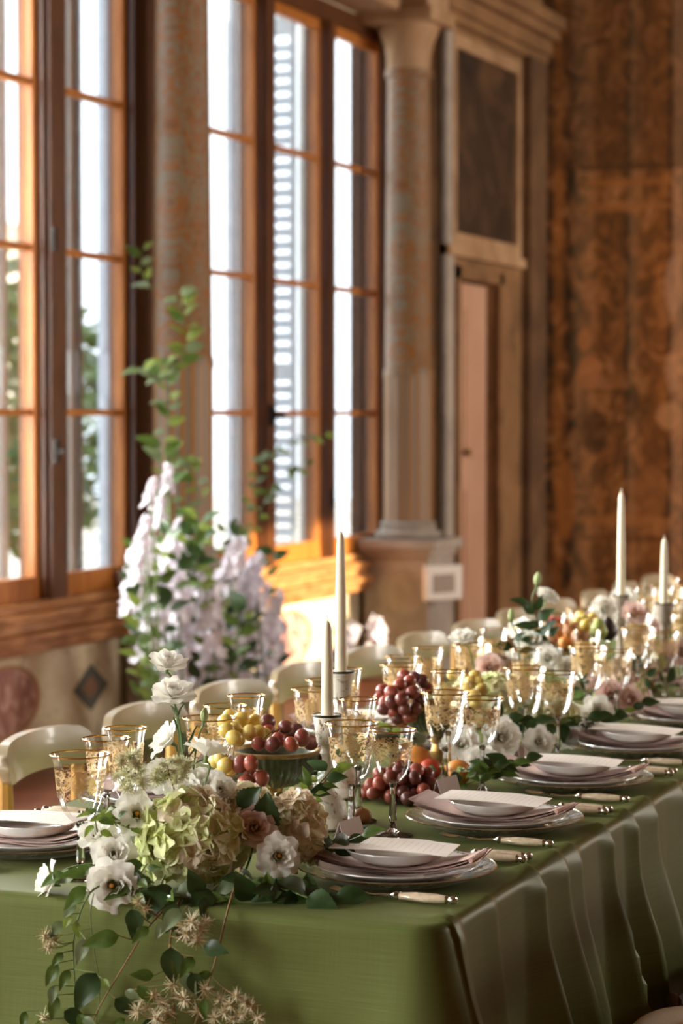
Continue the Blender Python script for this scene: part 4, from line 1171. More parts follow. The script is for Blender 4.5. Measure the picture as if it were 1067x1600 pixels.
def whole_bloom(kind, seed):
    g = random.Random(seed); mb = MB()
    for nm, n, tw in (('inner', 4, 0), ('mid', 5, .4), ('wide', 5, .1), ('outer', 6, .9)):
        for i in range(n):
            me = BL[kind][nm][g.randrange(3)]; m = Matrix.Rotation(tw + 2 * PI * i / n + g.uniform(-.2, .2), 4, 'Z') @ Matrix.Rotation(g.uniform(-.12, .12), 4, 'Y')
            mb.add([m @ v.co for v in me.vertices], [tuple(p.vertices) for p in me.polygons])
    return mb.mesh('bloom', M['petal'] if kind == 'white' else M['petal_blush'], True, 180)
WHOLE = {k: [whole_bloom(k, 90 + i) for i in range(3)] for k in BL}
def bud(label, pos, d, stem, s=1.0, grp='green flower buds'):
    pos = Vector(pos); r = thing('flower_bud', label, 'bud', pos, 0, grp)
    base = aim(d) @ Matrix.Scale(s, 4)
    link('bud', BUD, r, base); link('calyx', CALYX, r, base)
    pts = [Vector((0, 0, 0)) - Vector(d).normalized() * .006] + [Vector(p) - pos for p in stem]
    sm = []
    for i in range(len(pts) - 1):
        for q in range(4): sm.append(pts[i].lerp(pts[i + 1], q / 4))
    sm.append(pts[-1])
    for _ in range(3): sm = [sm[0]] + [(sm[i - 1] + sm[i] * 2 + sm[i + 1]) / 4 for i in range(1, len(sm) - 1)] + [sm[-1]]
    MB().tube(sm, .0015, 6).build('stem', M['stem'], r)
    return r
BUD = MB().lathe([(.001, 0), (.007, .004), (.0095, .012), (.0085, .022), (.005, .03), (.001, .034)], 14, lambda a, t: 1 + .08 * math.cos(5 * a + t * 5)).mesh('bud', M['bud'])
TO = -ray(533, 800).normalized()                   # roughly towards the viewer side of the room
CAMD = Vector((-.9296, -.3686, 0)); RT = _r; UP = Vector((0, 0, 1))
def facing(x, y, z): return (RT * x + UP * y + CAMD * z).normalized()   # across, up, towards the near end
def tz(p, dz=0.0): return Vector((p.x, p.y, TZ + dz))

# near bouquet: tall stems
def stem_to(px, py, D, z=TZ + .02):
    p = deep(px, py, D); return [Vector((p.x, p.y, max(p.z, z)))]
p1 = deep(262, 1030, 3.86); p2 = deep(271, 1078, 3.83)
flower('white lisianthus on the tallest stem above the hydrangea', p1, facing(.1, .95, .3), .031, [deep(268, 1056, 3.87), deep(272, 1090, 3.88), deep(280, 1150, 3.87), deep(292, 1230, 3.86), deep(296, 1290, 3.84)], grp='white lisianthus of the ivy-draped end', open_=.86,
       leaves=[(deep(285, 1180, 3.86), facing(-.1, 1, .1), .95, 'lance'), (deep(290, 1185, 3.85), facing(.25, 1, 0), .95, 'lance'), (deep(292, 1190, 3.85), facing(.5, .8, .2), .7, 'lance'), (deep(283, 1165, 3.87), facing(-.2, 1, -.1), .8, 'lance'), (deep(296, 1200, 3.84), facing(.7, .5, .1), .6, 'lance')])
flower('white lisianthus just below the tallest bloom', p2, facing(.05, .86, .5), .033, [deep(277, 1110, 3.84), deep(284, 1160, 3.85), deep(294, 1240, 3.85)], grp='white lisianthus of the ivy-draped end', open_=.9,
       leaves=[(deep(275, 1118, 3.84), facing(-.3, 1, .2), .42, 'dark'), (deep(279, 1118, 3.83), facing(.3, 1, .1), .42, 'dark')])
bud('small green bud beside the tall white blooms', deep(318, 1128, 3.85), facing(.1, 1, 0), [deep(313, 1140, 3.85), deep(306, 1170, 3.86), deep(302, 1200, 3.86), deep(300, 1260, 3.85)], .7)
NB = 'white lisianthus of the ivy-draped end'
for lab, px, py, D, dr_, rr, st, lay in (
    ('white lisianthus turned aside below the tall stems', 254, 1152, 3.9, (-.75, .5, .2), .036, [(276, 1168, 3.9), (290, 1240, 3.86)], (4, 5, 6)),
    ('white lisianthus on a bent stem seen from behind', 327, 1165, 3.82, (.25, .9, -.25), .035, [(330, 1195, 3.82), (318, 1230, 3.82), (312, 1270, 3.82)], (4, 5, 6)),
    ('half open white lisianthus beside the hanging red grapes', 345, 1232, 3.76, (.3, .5, .75), .026, [(338, 1260, 3.77), (330, 1290, 3.8)], (5, 5, 2)),
    ('open white lisianthus with orange heart beside the lime petals', 214, 1271, 3.68, (.15, .45, .9), .036, [(225, 1310, 3.72), (250, 1350, 3.74)], (3, 5, 6)),
    ('white lisianthus tucked above the orange-hearted bloom at table edge', 178, 1332, 3.64, (.1, .6, .75), .034, [(200, 1350, 3.68), (240, 1380, 3.7)], (4, 5, 6)),
    ('large white lisianthus with orange heart at the table edge', 174, 1384, 3.585, (-.05, .12, 1), .038, [(205, 1392, 3.62), (250, 1396, 3.66)], (3, 5, 6)),
    ('white lisianthus lying sideways on the green cloth', 68, 1377, 3.66, (-.85, .3, .3), .034, [(95, 1360, 3.68), (130, 1350, 3.7), (180, 1350, 3.72)], (5, 5, 4)),
    ('cream white lisianthus nestled between the two hydrangeas', 436, 1337, 3.64, (.25, .25, .9), .033, [(425, 1365, 3.68), (400, 1385, 3.7)], (3, 5, 6)),
    ('white lisianthus behind the fluffy clematis tufts', 252, 1208, 3.86, (-.1, .8, .6), .036, [(262, 1240, 3.84), (280, 1290, 3.82)], (4, 5, 6)),
    ('white lisianthus between the bent stem and the hydrangea', 318, 1222, 3.84, (.1, .8, .5), .038, [(315, 1260, 3.82), (310, 1300, 3.8)], (4, 5, 6)),
    ('white lisianthus behind the hydrangea crown', 290, 1232, 3.82, (.0, .75, .6), .034, [(292, 1265, 3.82), (295, 1300, 3.8)], (4, 5, 6)),
    ('white lisianthus low behind the near goblet', 150, 1300, 3.72, (-.2, .7, .6), .03, [(170, 1330, 3.74), (220, 1370, 3.74)], (4, 5, 5)),
    ('blush lisianthus between hydrangea and dark leaf', 398, 1290, 3.7, (.1, .5, .8), .032, [(395, 1330, 3.72), (380, 1370, 3.74)], (4, 5, 6)),
    ):
    flower(lab, deep(px, py, D), facing(*dr_), rr, [deep(*q) for q in st], 'blush' if 'blush' in lab else 'white', lay, grp=NB)

# hydrangeas
def floret_mesh(mat, seed, n=4):
    g = random.Random(seed); mb = MB()
    for i in range(n):
        a = i * 2 * PI / n + g.uniform(-.12, .12); sz = g.uniform(.9, 1.1); up = g.uniform(.15, .55)
        rot = Matrix.Rotation(a, 4, 'Z') @ Matrix.Rotation(-up, 4, 'Y')
        def fn(u, v):
            t_ = 2 * u - 1; w_ = .0145 * math.sin(PI * (v * .78 + .08)) ** .7 * sz
            return rot @ Vector((.001 + .0235 * sz * v, t_ * w_, .004 * v * v * math.sin(t_ * 2 + seed) + .005 * t_ * t_ - .006 * v ** 3))
        mb.grid(fn, 4, 5)
    mb.lathe([(.0005, .004), (.0016, .003), (.0016, .001), (.0005, 0)], 6)
    return mb.mesh('floret', mat)
FLO = {k: [floret_mesh(M[k], 7 * i + len(k)) for i in range(3)] for k in ('hyd_green', 'hyd_mauve', 'hyd_cream', 'hyd_pink')}
def hydrangea(label, pos, rx, ry, rz, n, pick, stem, seed, grp='hydrangea heads', fs=1.0):
    pos = Vector(pos); r = thing('hydrangea', label, 'flower', pos, 0, grp); g = random.Random(seed)
    MB().lathe([(max(.001, .72 * rx * math.sin(PI * j / 10)), -.72 * rz * math.cos(PI * j / 10)) for j in range(11)], 16).build('core', M['bud'], r)
    for i in range(n):
        z = 1 - 1.75 * (i + .5) / n; a = i * 2.39996 + g.uniform(-.15, .15); q = math.sqrt(max(0, 1 - z * z))
        d = Vector((q * math.cos(a), q * math.sin(a), z)); k = g.uniform(.86, 1.05)
        p = Vector((d.x * rx, d.y * ry, d.z * rz)) * k
        d2 = (d + Vector((g.uniform(-.35, .35), g.uniform(-.35, .35), g.uniform(-.2, .35)))).normalized()
        link('floret', FLO[pick(d, g)][g.randrange(3)], r, Matrix.Translation(p) @ aim(d2, g.uniform(0, 6)) @ Matrix.Scale(fs * g.uniform(.85, 1.15), 4))
    pts = [Vector((0, 0, -.3 * rz))] + [Vector(p) - pos for p in stem]
    MB().tube(pts, .0035, 7).build('stem', M['stem_brown'], r)
    return r
def pick_main(d, g):
    x = d.dot(RT) + g.uniform(-.35, .35)
    return 'hyd_green' if x < -.25 else ('hyd_mauve' if g.random() < .42 else ('hyd_cream' if g.random() < .65 else 'hyd_green'))
h1 = deep(298, 1313, 3.70)
hydrangea('large lime and mauve hydrangea head at the table end', h1, .074, .074, .070, 105, pick_main, [tz(h1, .004)], 1)
h2 = deep(462, 1300, 3.78)
hydrangea('smaller cream hydrangea head beside the first place setting', h2, .042, .042, .058, 62, lambda d, g: 'hyd_cream' if g.random() < .7 else 'hyd_mauve', [tz(h2, .004)], 2, fs=.85)
h3 = deep(376, 1280, 3.80)
hydrangea('mauve cream hydrangea head behind the large one', h3, .055, .05, .05, 60, lambda d, g: 'hyd_mauve' if g.random() < .6 else 'hyd_cream', [tz(h3, .004)], 3)

# fluffy clematis tufts and seed heads
def tuft_mesh(name, mat, n, r, curl, seed):
    g = random.Random(seed); mb = MB()
    for i in range(n):
        z = 1 - 1.8 * (i + .5) / n; a = i * 2.4; q = math.sqrt(max(0, 1 - z * z)); d = Vector((q * math.cos(a), q * math.sin(a), z))
        s = Vector((g.uniform(-1, 1), g.uniform(-1, 1), g.uniform(-1, 1))) * curl * r
        L = r * g.uniform(.75, 1.1)
        mb.tube([d * .002, d * L * .5 + s * .3, d * L + s], [.0011, .0009, .0003], 3, False)
    mb.lathe([(.001, -.003), (.0032, 0), (.001, .003)], 6)
    return mb.mesh(name, mat)
TUF = {'seed': [tuft_mesh('seed_head', M['seed'], 34, .019, .25, i) for i in range(3)], 'tuft': [tuft_mesh('tuft', M['seed_green'], 60, .016, .12, 9 + i) for i in range(3)]}
def spray(label, stem_pts, heads, kind, s, grp, leaves=(), cat='flower', name='clematis_spray', rad=.0016, mat='stem_brown'):
    """a stem with tufts or seed heads on short side stalks; world points"""
    o0 = Vector(stem_pts[0]); r = thing(name, label, cat, o0, 0, grp); g = random.Random(int(o0.z * 9999))
    pts = [Vector(p) - o0 for p in stem_pts]; sm = []
    for i in range(len(pts) - 1):
        for q in range(4): sm.append(pts[i].lerp(pts[i + 1], q / 4))
    sm.append(pts[-1])
    for _ in range(3): sm = [sm[0]] + [(sm[i - 1] + sm[i] * 2 + sm[i + 1]) / 4 for i in range(1, len(sm) - 1)] + [sm[-1]]
    st = MB().tube(sm, [rad * (1 - .5 * i / len(sm)) for i in range(len(sm))], 6).build('stem', M[mat], r)
    tw = MB()
    for h in heads:
        p = Vector(h) - o0; near = min(sm, key=lambda q: (q - p).length)
        tw.tube([near, (near + p) / 2 + Vector((0, 0, -.004)), p], .0007, 4)
        link('seed_head' if kind == 'seed' else 'tuft', TUF[kind][g.randrange(3)], r, Matrix.Translation(p) @ aim((g.uniform(-1, 1), g.uniform(-1, 1), g.uniform(-.2, 1))) @ Matrix.Scale(s * g.uniform(.85, 1.2), 4))
    for (p, d, sc_, kd) in leaves:
        p = Vector(p) - o0; near = min(sm, key=lambda q: (q - p).length)
        tw.tube([near, (near + p) / 2, p], .0007, 4)
        link('leaf', LF[kd], r, leaf_mat(p, d, CAMD + UP * .4, sc_))
    if tw.v: tag(tw.build('side_stalk', M[mat], r), kind='stuff')
    return r
spray('pale fluffy clematis tufts leaning against the near goblet', [deep(245, 1280, 3.74), deep(222, 1225, 3.72), deep(200, 1190, 3.72), deep(190, 1180, 3.72)],
      [deep(x, y, 3.7 + rnd.uniform(-.02, .03)) for x, y in ((190, 1190), (205, 1182), (214, 1196), (196, 1206), (184, 1212), (206, 1215), (220, 1205), (192, 1224), (212, 1178), (200, 1232), (222, 1222))], 'tuft', .85, 'clematis tufts')
spray('pale fluffy clematis tufts before the white blooms', [deep(285, 1300, 3.74), deep(275, 1240, 3.74), deep(262, 1205, 3.74), deep(262, 1192, 3.74)],
      [deep(x, y, 3.72 + rnd.uniform(-.02, .03)) for x, y in ((255, 1195), (268, 1190), (280, 1188), (288, 1200), (272, 1206), (258, 1212), (284, 1212), (247, 1205), (293, 1192), (276, 1220), (300, 1238), (292, 1246), (308, 1246), (244, 1218))], 'tuft', .8, 'clematis tufts')

# foliage under the blooms and trailing vines
FX = TX0 - .035                                # plane of the front skirt
def sprig(label, pts, n, kinds, s, seed, grp, spread=.035, name='ivy_sprig', out=None, mat='stem'):
    o0 = Vector(pts[0]); r = thing(name, label, 'foliage', o0, 0, grp); g = random.Random(seed)
    q = [Vector(p) - o0 for p in pts]; sm = []
    for i in range(len(q) - 1):
        for k in range(4): sm.append(q[i].lerp(q[i + 1], k / 4))
    sm.append(q[-1])
    for _ in range(3): sm = [sm[0]] + [(sm[i - 1] + sm[i] * 2 + sm[i + 1]) / 4 for i in range(1, len(sm) - 1)] + [sm[-1]]
    MB().tube(sm, .0013, 5).build('stem', M[mat], r)
    for i in range(n):
        t_ = (i + .5) / n * (len(sm) - 1); j = int(t_); p = sm[j].lerp(sm[min(j + 1, len(sm) - 1)], t_ - j)
        d = (sm[min(j + 1, len(sm) - 1)] - sm[max(0, j - 1)]).normalized()
        sd = 1 if i % 2 else -1
        d2 = (d * .5 + RT * sd * g.uniform(.4, 1) + UP * g.uniform(-.5, .4) + CAMD * g.uniform(-.1, .5)).normalized()
        up = (CAMD * g.uniform(.4, 1) + UP * g.uniform(.2, 1) + RT * g.uniform(-.4, .4)).normalized()
        link('leaf', LF[g.choice(kinds)], r, leaf_mat(p + d2 * .006, d2, up, s * g.uniform(.7, 1.25)))
    return r
G1 = 'ivy sprigs under the near bouquet'
for i, (lab, pts, n, kinds, s) in enumerate((
    ('dark ivy sprig along the table edge under the hydrangea', [(330, 1405, 3.62), (380, 1412, 3.58), (440, 1410, 3.57), (500, 1400, 3.6)], 16, ['dark', 'mid'], .85),
    ('dark ivy sprig reaching towards the first charger', [(440, 1385, 3.62), (480, 1392, 3.58), (520, 1405, 3.58)], 12, ['dark'], .85),
    ('glossy ivy sprig below the cream lisianthus', [(370, 1370, 3.63), (410, 1380, 3.6), (450, 1392, 3.58)], 14, ['dark', 'mid', 'grey'], .75),
    ('green ivy sprig under the large hydrangea', [(250, 1390, 3.6), (290, 1400, 3.58), (340, 1405, 3.57)], 14, ['dark', 'mid', 'grey'], .8),
    ('leafy sprig between the table edge blooms', [(230, 1350, 3.64), (215, 1370, 3.6), (205, 1400, 3.58)], 10, ['mid', 'dark'], .7),
    ('light green sprig before the near goblet', [(215, 1300, 3.68), (175, 1275, 3.67), (145, 1262, 3.68), (152, 1300, 3.66)], 12, ['light', 'mid'], .55),
    ('glossy sprig reaching to the fallen bloom', [(210, 1370, 3.62), (150, 1365, 3.61), (100, 1360, 3.64)], 11, ['mid', 'light', 'grey'], .72),
    ('ivy sprig beside the chipped candlestick', [(470, 1245, 4.0), (500, 1225, 4.02), (520, 1200, 4.05)], 12, ['mid', 'light', 'dark'], .7),
    ('light green tendrils behind the small hydrangea', [(440, 1330, 3.95), (465, 1255, 3.95), (490, 1240, 3.95)], 12, ['light', 'mid'], .5),
    ('dark ivy sprig behind the first place card', [(490, 1330, 3.8), (520, 1325, 3.78), (565, 1305, 3.76)], 8, ['dark', 'mid'], .7),
    )):
    sprig(lab, [deep(*p) for p in pts], n, kinds, s, 20 + i, G1)
# broad serrated leaves
for lab, px, py, D, d, s in (('broad dark serrated leaf between the hydrangeas', 412, 1302, 3.72, (.1, 1, .25), 1.0), ('broad dark leaf behind the large hydrangea', 372, 1262, 3.74, (.6, .6, .2), .75), ('broad dark leaf lying by the first charger', 480, 1402, 3.55, (.9, -.25, .5), .8),
                             ('broad dark leaf beneath the large hydrangea', 330, 1392, 3.57, (-.6, -.5, .6), .75), ('broad dark leaf at the foot of the bouquet', 250, 1385, 3.58, (-.3, -.7, .5), .8)):
    p = deep(px, py, D); t_ = thing('hydrangea_leaf', lab, 'leaf', p, 0, 'broad hydrangea leaves')
    link('leaf_blade', LF['big'], t_, leaf_mat(Vector(), facing(*d), CAMD + UP * .5, s))
    MB().tube([Vector(), -facing(*d) * .02], .0016, 5).build('leaf_stalk', M['stem'], t_)
def fp(px, py, off=.0):                        # point just proud of the front skirt
    return on_x(px, py, FX - .012 - off)
G2 = 'clematis vines trailing down the cloth'
def vine(label, stem, leaves, heads, seed, grp=G2, mat='stem_brown', rad=.0018):
    lv = []
    g = random.Random(seed)
    for (px, py, dx, dy, s, kd) in leaves: lv.append((fp(px, py, g.uniform(.005, .03)), facing(dx, -dy, g.uniform(.1, .6)), s, kd))
    return spray(label, [fp(*p) if len(p) == 2 else deep(*p) for p in stem], [fp(x, y, g.uniform(.005, .035)) for x, y in heads], 'seed', .82, grp, lv, 'vine', 'clematis_vine', rad, mat)
vine('trailing vine with brown stem slanting to the cloth hem', [(262, 1415, 3.6), (247, 1431), (225, 1456), (190, 1515), (161, 1562), (142, 1600), (130, 1640)],
     [(215, 1425, -.2, .9, .75, 'dark'), (186, 1462, -1, .2, 1.15, 'mid'), (205, 1420, .3, 1, .8, 'dark'), (232, 1448, -.7, .6, .7, 'mid'), (180, 1560, .6, .5, .7, 'dark')], [], 1)
vine('trailing vine with long brown stem and seed heads at the cloth hem', [(372, 1378, 3.6), (364, 1392, 3.56), (352, 1436), (340, 1490), (326, 1536), (304, 1600), (290, 1650)],
     [(318, 1478, .9, .1, .75, 'dark'), (330, 1520, -.8, .3, .6, 'mid')],
     [(370, 1556), (382, 1566), (360, 1570), (345, 1562), (392, 1572), (350, 1582), (378, 1585), (335, 1590), (365, 1594), (402, 1590), (320, 1545)], 2)
vine('pale stemmed vine with silvery leaves falling from the fallen bloom', [(165, 1380, 3.6), (140, 1392, 3.56), (124, 1426), (113, 1470), (116, 1530), (120, 1575), (124, 1620)],
     [(133, 1385, -.6, .6, .95, 'mid'), (118, 1412, -.5, .5, .6, 'grey'), (110, 1428, -.4, .8, .6, 'light'), (98, 1440, -.6, .6, .7, 'grey'), (118, 1440, .2, .9, .6, 'light'), (134, 1468, -.4, 1, .8, 'grey'), (98, 1488, -.5, .6, .55, 'mid'), (90, 1505, -.5, .9, .8, 'mid'),
      (108, 1515, -.4, .8, .7, 'mid'), (150, 1520, -.6, 1, 1.15, 'dark'), (88, 1555, -.2, .9, .8, 'mid'), (84, 1540, -.1, .8, .6, 'grey'), (100, 1580, .8, .4, .75, 'dark'), (60, 1595, .2, 1, .6, 'light'), (40, 1580, -.2, .9, .55, 'mid'), (130, 1590, .8, .5, .6, 'grey')],
     [(82, 1470), (75, 1480), (68, 1590)], 3, mat='stem')
vine('leafy vine with seed heads hanging beneath the large hydrangea', [(290, 1395, 3.6), (276, 1412, 3.56), (268, 1450), (262, 1500), (270, 1550), (274, 1600), (275, 1640)],
     [(275, 1412, -.3, .8, .85, 'dark'), (292, 1415, .2, 1, .95, 'grey'), (262, 1420, .3, .9, .75, 'mid'), (280, 1420, -.6, .7, .9, 'grey'), (266, 1480, .1, 1, 1.0, 'dark'), (280, 1488, -.1, 1, .9, 'light'), (276, 1440, .6, .7, .8, 'dark'), (302, 1495, -.4, .5, .8, 'mid'),
      (240, 1525, -.9, -.2, .75, 'mid'), (215, 1540, .5, .5, .75, 'mid'), (196, 1548, .7, .3, .55, 'grey'), (285, 1515, .5, .8, .9, 'grey'), (298, 1520, .4, .9, .75, 'dark'), (256, 1440, -.4, .8, .6, 'grey'), (230, 1590, .3, .8, .8, 'dark'), (196, 1592, -.5, .3, .6, 'mid'), (316, 1562, .2, 1, .6, 'mid')],
     [(216, 1408), (228, 1420), (300, 1440), (312, 1452), (290, 1458), (308, 1468), (285, 1445), (322, 1440), (240, 1556), (252, 1566), (230, 1575), (262, 1580), (244, 1590), (222, 1562), (300, 1546), (288, 1560), (310, 1580), (270, 1540), (256, 1600), (215, 1580)], 4)
vine('thin light vine beside the pale stem', [(150, 1385, 3.59), (140, 1420), (145, 1480), (158, 1540), (150, 1600)], [(122, 1585, .5, .6, .7, 'mid'), (160, 1530, .5, .5, .5, 'light')], [(70, 1462)], 5, mat='stem', rad=.001)

# mid-table and far garland ------------------------------------------------
GM = 'garland blooms mid table'
def gar(label, px, py, D, d, r_, kind='white', stem=None, name='lisianthus'):
    p = deep(px, py, D)
    st = [deep(*q) for q in stem] if stem else [Vector((p.x + .01, p.y + .01, TZ + .012))]
    return flower(label, p, facing(*d), r_, st, kind, grp=GM, whole=True, name=name)
for a in (
    ('white lisianthus facing out behind the second wine goblet', 785, 1150, 4.85, (.3, .3, .9), .042),
    ('white lisianthus beneath the second water goblet', 718, 1162, 4.82, (-.2, .3, .9), .040),
    ('low white lisianthus between second goblets and orange', 752, 1190, 4.72, (0, .3, .9), .036),
    ('white lisianthus beneath the third water goblet', 808, 1075, 5.3, (.1, .5, .8), .038),
    ('pale green white rose by the third place card', 843, 1158, 4.95, (.2, .3, .9), .034),
    ('ruffled white bloom beside the third wine goblet stem', 935, 1108, 5.4, (.1, .4, .9), .036),
    ('ruffled white bloom touching the fourth menu card', 922, 1142, 5.2, (.5, .2, .8), .033),
    ('white bloom behind the third wine goblet stem', 888, 1148, 5.2, (-.2, .4, .9), .034),
    ('white bloom in the low garland by third goblet', 898, 1118, 5.4, (0, .6, .8), .034),
    ('white bloom before the pomegranate compote', 830, 1000, 6.0, (-.2, .6, .7), .04),
    ('white bloom at the foot of pomegranate compote', 855, 1025, 5.9, (0, .6, .8), .036),
    ('white bloom above the second tall glass', 810, 978, 6.1, (-.4, .8, .4), .036),
    ('white bloom low beside the pomegranate compote', 795, 1035, 5.8, (0, .5, .8), .036),
    ('white bloom under the pomegranate compote rim', 885, 1042, 5.9, (0, .6, .8), .034)):
    gar(*a)
for a in (('blush bloom behind the yellow green grapes', 765, 1040, 5.4, (0, .5, .8), .034, 'blush'), ('blush bloom under the fourth water goblet', 955, 1085, 5.6, (0, .4, .9), .04, 'blush'), ('blush bloom by the fourth wine goblet stem', 985, 1092, 5.6, (.3, .4, .9), .038, 'blush'),
          ('blush bloom behind the fourth champagne glass', 940, 1060, 5.9, (0, .5, .8), .036, 'blush'), ('blush bloom by the far grey candlestick', 1000, 1000, 6.6, (0, .5, .8), .036, 'blush')):
    gar(*a)
gar('single white carnation on a thin stem above the yellow green grapes', 722, 992, 5.5, (-.1, .9, .4), .032, 'white', [(733, 1010, 5.5), (742, 1045, 5.5), (745, 1090, 5.5)], 'carnation')
gar('tall white carnation above the pomegranate', 857, 929, 6.0, (.3, .7, .4), .032, 'white', [(850, 950, 6.0), (846, 985, 6.0), (842, 1040, 6.0)], 'carnation')
bud('tall green bud beside the tall carnation', deep(839, 915, 6.0), facing(.1, 1, 0), [deep(831, 930, 6.0), deep(830, 955, 6.0), deep(838, 1000, 6.0), deep(842, 1040, 6.0)], 1.05)
bud('green bud on a bent stem before the far compote', deep(799, 970, 5.7), facing(0, 1, 0), [deep(806, 985, 5.7), deep(812, 1010, 5.7), deep(812, 1050, 5.7)], .9)
GS = 'greenery of the garland'
for i, (lab, pts, n, kinds, s) in enumerate((
    ('dark leafy sprig of the tall carnation', [(842, 1010, 6.0), (838, 970, 6.0), (830, 945, 6.0)], 7, ['dark'], .9),
    ('upright leaves below the pomegranate', [(862, 1010, 6.0), (850, 990, 6.0), (846, 975, 6.0)], 5, ['dark'], .8),
    ('dark leaves on the bent bud stem', [(815, 1040, 5.7), (806, 1015, 5.7), (800, 1000, 5.7)], 4, ['dark'], .8),
    ('green sprig under the second wine goblet', [(700, 1205, 4.7), (750, 1205, 4.6), (800, 1190, 4.62)], 14, ['mid', 'dark', 'light'], .75),
    ('green sprig behind the second place card', [(730, 1225, 4.6), (780, 1205, 4.6), (820, 1185, 4.65)], 12, ['dark', 'mid'], .7),
    ('light sprig beside the orange', [(640, 1180, 4.9), (665, 1195, 4.8), (690, 1200, 4.75)], 10, ['light', 'mid'], .6),
    ('dark sprig under the third goblets', [(850, 1130, 5.2), (890, 1125, 5.2), (930, 1120, 5.2)], 12, ['dark', 'mid'], .85),
    ('dark sprig behind the second goblets', [(770, 1130, 5.0), (800, 1120, 5.0), (830, 1130, 5.0)], 12, ['dark'], .85),
    ('green sprig by the fourth place card', [(930, 1120, 5.5), (970, 1112, 5.5), (1000, 1100, 5.6)], 10, ['dark', 'light'], .8),
    ('light sprig behind the mid table compote', [(575, 1125, 4.9), (590, 1135, 4.85), (610, 1140, 4.8)], 8, ['light', 'mid'], .7),
    ('green sprig beside the apricot', [(500, 1215, 4.3), (540, 1180, 4.4), (575, 1165, 4.5)], 10, ['mid', 'light'], .7),
    )):
    sprig(lab, [deep(*p) for p in pts], n, kinds, s, 50 + i, GS)
for lab, px, py, D, rr, kd, n in (('pink hydrangea head by the fourth goblets', 970, 1085, 5.75, .055, 'hyd_pink', 46), ('cream hydrangea head under the third water goblet', 862, 1120, 5.3, .05, 'hyd_cream', 46), ('cream hydrangea head behind the second water goblet', 775, 1085, 5.3, .05, 'hyd_cream', 46), ('pink hydrangea head behind the mid table compote', 770, 1050, 5.7, .045, 'hyd_pink', 40), ('pink hydrangea head by the far candlesticks', 1010, 1035, 6.5, .055, 'hyd_pink', 40)):
    p = deep(px, py, D); hydrangea(lab, p, rr, rr, rr * .85, n, lambda d, g, kd=kd: kd if g.random() < .75 else 'hyd_green', [Vector((p.x, p.y, TZ + .002))], int(px), fs=.9)
# far run of the garland towards the end of the table
g = random.Random(77)
for i in range(46):
    x = 6.1 + i * .085 + g.uniform(-.03, .03); y = 1.63 + g.uniform(-.14, .16)
    kd = 'blush' if g.random() < .3 else 'white'
    p = Vector((x, y, TZ + g.uniform(.05, .13) + (.1 if g.random() < .15 else 0)))
    flower('white lisianthus in the far run of the garland' if kd == 'white' else 'blush lisianthus in the far run of the garland', p, facing(g.uniform(-.4, .4), g.uniform(.3, 1), .7), g.uniform(.032, .042), [Vector((x, y, TZ + .005))], kd, grp='far garland ' + kd + ' blooms', whole=True, stamen=False)
for i in range(12):
    x = 5.2 + i * .42; y = 1.62 + g.uniform(-.1, .1)
    sprig('dark leafy sprig in the far run of the garland', [(x, y - .14, TZ + .02), (x + .06, y, TZ + .06), (x + .1, y + .14, TZ + .03)], 12, ['dark', 'mid'], 1.0, 200 + i, 'far garland sprigs')

# ------------------------------------------------------------------ flowers on the wall column
def blossom_cluster(seed, n, L, r):
    g = random.Random(seed); mb = MB()
    for i in range(n):
        t_ = (i + .5) / n; a = i * 2.4 + g.uniform(-.4, .4); rr = r * (1 - .55 * t_) * g.uniform(.6, 1.1)
        c = Vector((rr * math.cos(a), rr * math.sin(a), L * t_)); d = Vector((math.cos(a), math.sin(a), g.uniform(-.1, .7)))
        m = Matrix.Translation(c) @ aim(d, g.uniform(0, 6)) @ Matrix.Scale(g.uniform(1.1, 1.7), 4)
        for k in range(5):
            b = k * 2 * PI / 5
            def fn(u, v):
                w_ = .013 * math.sin(PI * (v * .8 + .08)); q = .026 * v
                x, y = q, (2 * u - 1) * w_
                return m @ Vector((x * math.cos(b) - y * math.sin(b), x * math.sin(b) + y * math.cos(b), .010 * v * v))
            mb.grid(fn, 2, 2)
    return mb.mesh('blossoms', M['blossom'])
BC = [blossom_cluster(i, 22, .30, .06) for i in range(4)]
g = random.Random(21)
SP = []
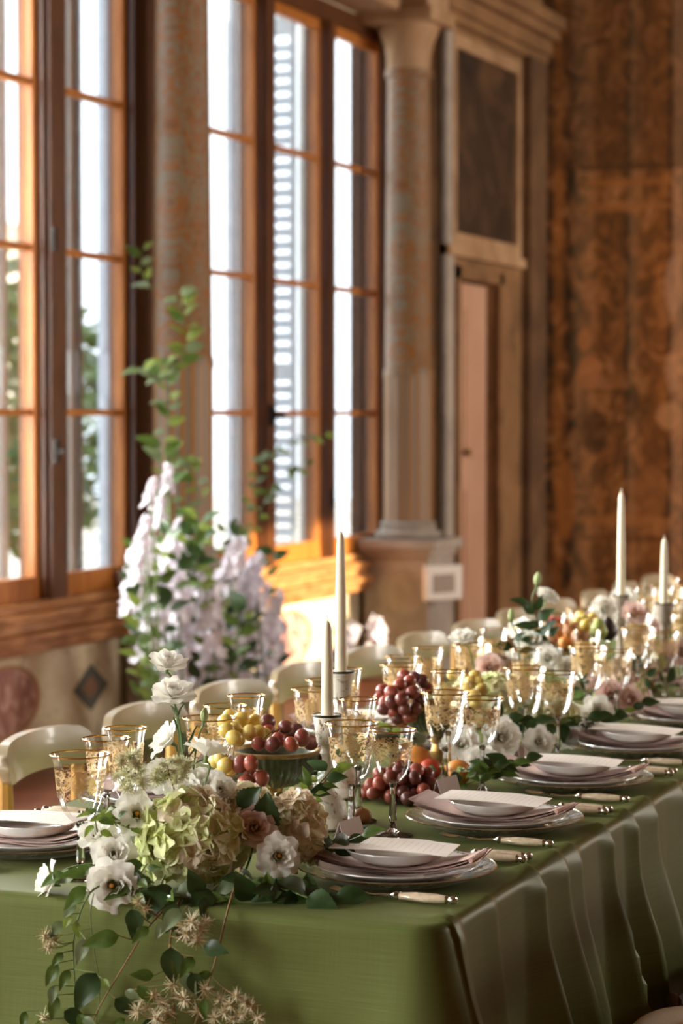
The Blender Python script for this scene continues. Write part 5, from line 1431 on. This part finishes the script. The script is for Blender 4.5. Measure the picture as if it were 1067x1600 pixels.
for px, py, D in [(235, 770, 10.4), (262, 745, 10.5), (225, 830, 10.35), (250, 800, 10.4), (275, 830, 10.35), (222, 880, 10.3), (210, 905, 10.3), (240, 900, 10.3), (262, 880, 10.25), (285, 875, 10.3), (300, 905, 10.3), (278, 930, 10.2), (250, 945, 10.25), (228, 945, 10.3),
                  (310, 945, 10.25), (330, 965, 10.25), (290, 985, 10.2), (262, 1000, 10.25), (240, 990, 10.3), (320, 1010, 10.2), (345, 1000, 10.3), (305, 1040, 10.2), (275, 1045, 10.25), (332, 1060, 10.2), (360, 1020, 10.3),
                  (365, 880, 10.9), (390, 900, 10.9), (350, 905, 10.8), (400, 940, 10.8), (425, 960, 10.8), (380, 960, 10.75), (410, 1000, 10.7), (390, 1035, 10.7), (430, 1010, 10.8), (420, 1050, 10.7), (370, 1060, 10.6), (540, 1005, 11.5), (590, 1000, 11.7)]:
    p = on_y(px, py, g.uniform(4.02, 4.33))
    base = Vector((p.x + g.uniform(-.05, .05), p.y - .02, .01))
    t_ = thing('delphinium_spike', 'lavender white delphinium spike standing around the vine-wound column' if px < 500 else 'small white delphinium spike on the floor under the far window', 'flower', p, 0, 'delphiniums massed at the column' if px < 500 else 'delphiniums under the far window')
    d = Vector((g.uniform(-.35, .35), g.uniform(-.5, .05), 1))
    link('blossoms', BC[g.randrange(4)], t_, aim(d, g.uniform(0, 6)) @ Matrix.Scale(g.uniform(.68, .92) * (.5 if py < 850 and px < 340 else 1), 4) @ Matrix.Translation((0, 0, -.17)))
    MB().tube([Vector((0, 0, 0)), (base - p) * .5 + Vector((0, -.02, 0)), base - p], .005, 5).build('stem', M['stem'], t_)
LFB = {k: v for k, v in LF.items()}
for i in range(26):                            # leaves among the spikes
    px = g.uniform(215, 440); py = g.uniform(840, 1085)
    p = on_y(px, py, g.uniform(4.0, 4.3))
    pts = [Vector((p.x, p.y, max(.02, p.z - .15))), p, p + Vector((g.uniform(-.1, .1), -.03, .12))]
    sprig('leafy green sprig among the delphiniums at the column', pts, 7, ['mid', 'light', 'dark'], 1.7, 300 + i, 'leafy sprigs among the delphiniums')
def climb(label, pts, n, s, seed):
    return sprig(label, [on_y(*p) for p in pts], n, ['light', 'light', 'mid', 'grey'], s, seed, 'climbing vines on the column', name='climbing_vine')
climb('climbing vine winding up the gilded column', [(275, 830, 4.47), (262, 760, 4.48), (250, 700, 4.48), (268, 640, 4.48), (258, 590, 4.49), (255, 560, 4.49)], 26, 2.0, 401)
climb('upper tip of the climbing vine on the gilded column', [(258, 590, 4.48), (285, 560, 4.47), (292, 530, 4.47), (285, 490, 4.47), (278, 455, 4.48)], 16, 2.0, 402)
climb('vine tendril reaching over the dark window jamb', [(255, 590, 4.48), (235, 580, 4.5), (215, 575, 4.55)], 7, 1.7, 403)
climb('vine tendril high on the dark window jamb', [(240, 455, 4.6), (215, 420, 4.7), (225, 385, 4.7)], 6, 1.8, 404)
climb('vine trailing across the broad post of the far window', [(345, 840, 4.6), (395, 790, 4.7), (400, 740, 4.72), (430, 700, 4.72), (470, 690, 4.72), (510, 680, 4.72)], 22, 1.5, 405)
climb('vine beside the lower sash of the far window', [(360, 850, 4.6), (400, 830, 4.68), (410, 780, 4.7), (455, 740, 4.72), (480, 725, 4.72)], 16, 1.5, 406)
climb('vine hanging from the column among delphiniums', [(320, 790, 4.5), (305, 750, 4.5), (300, 720, 4.5), (270, 700, 4.5)], 12, 1.8, 407)
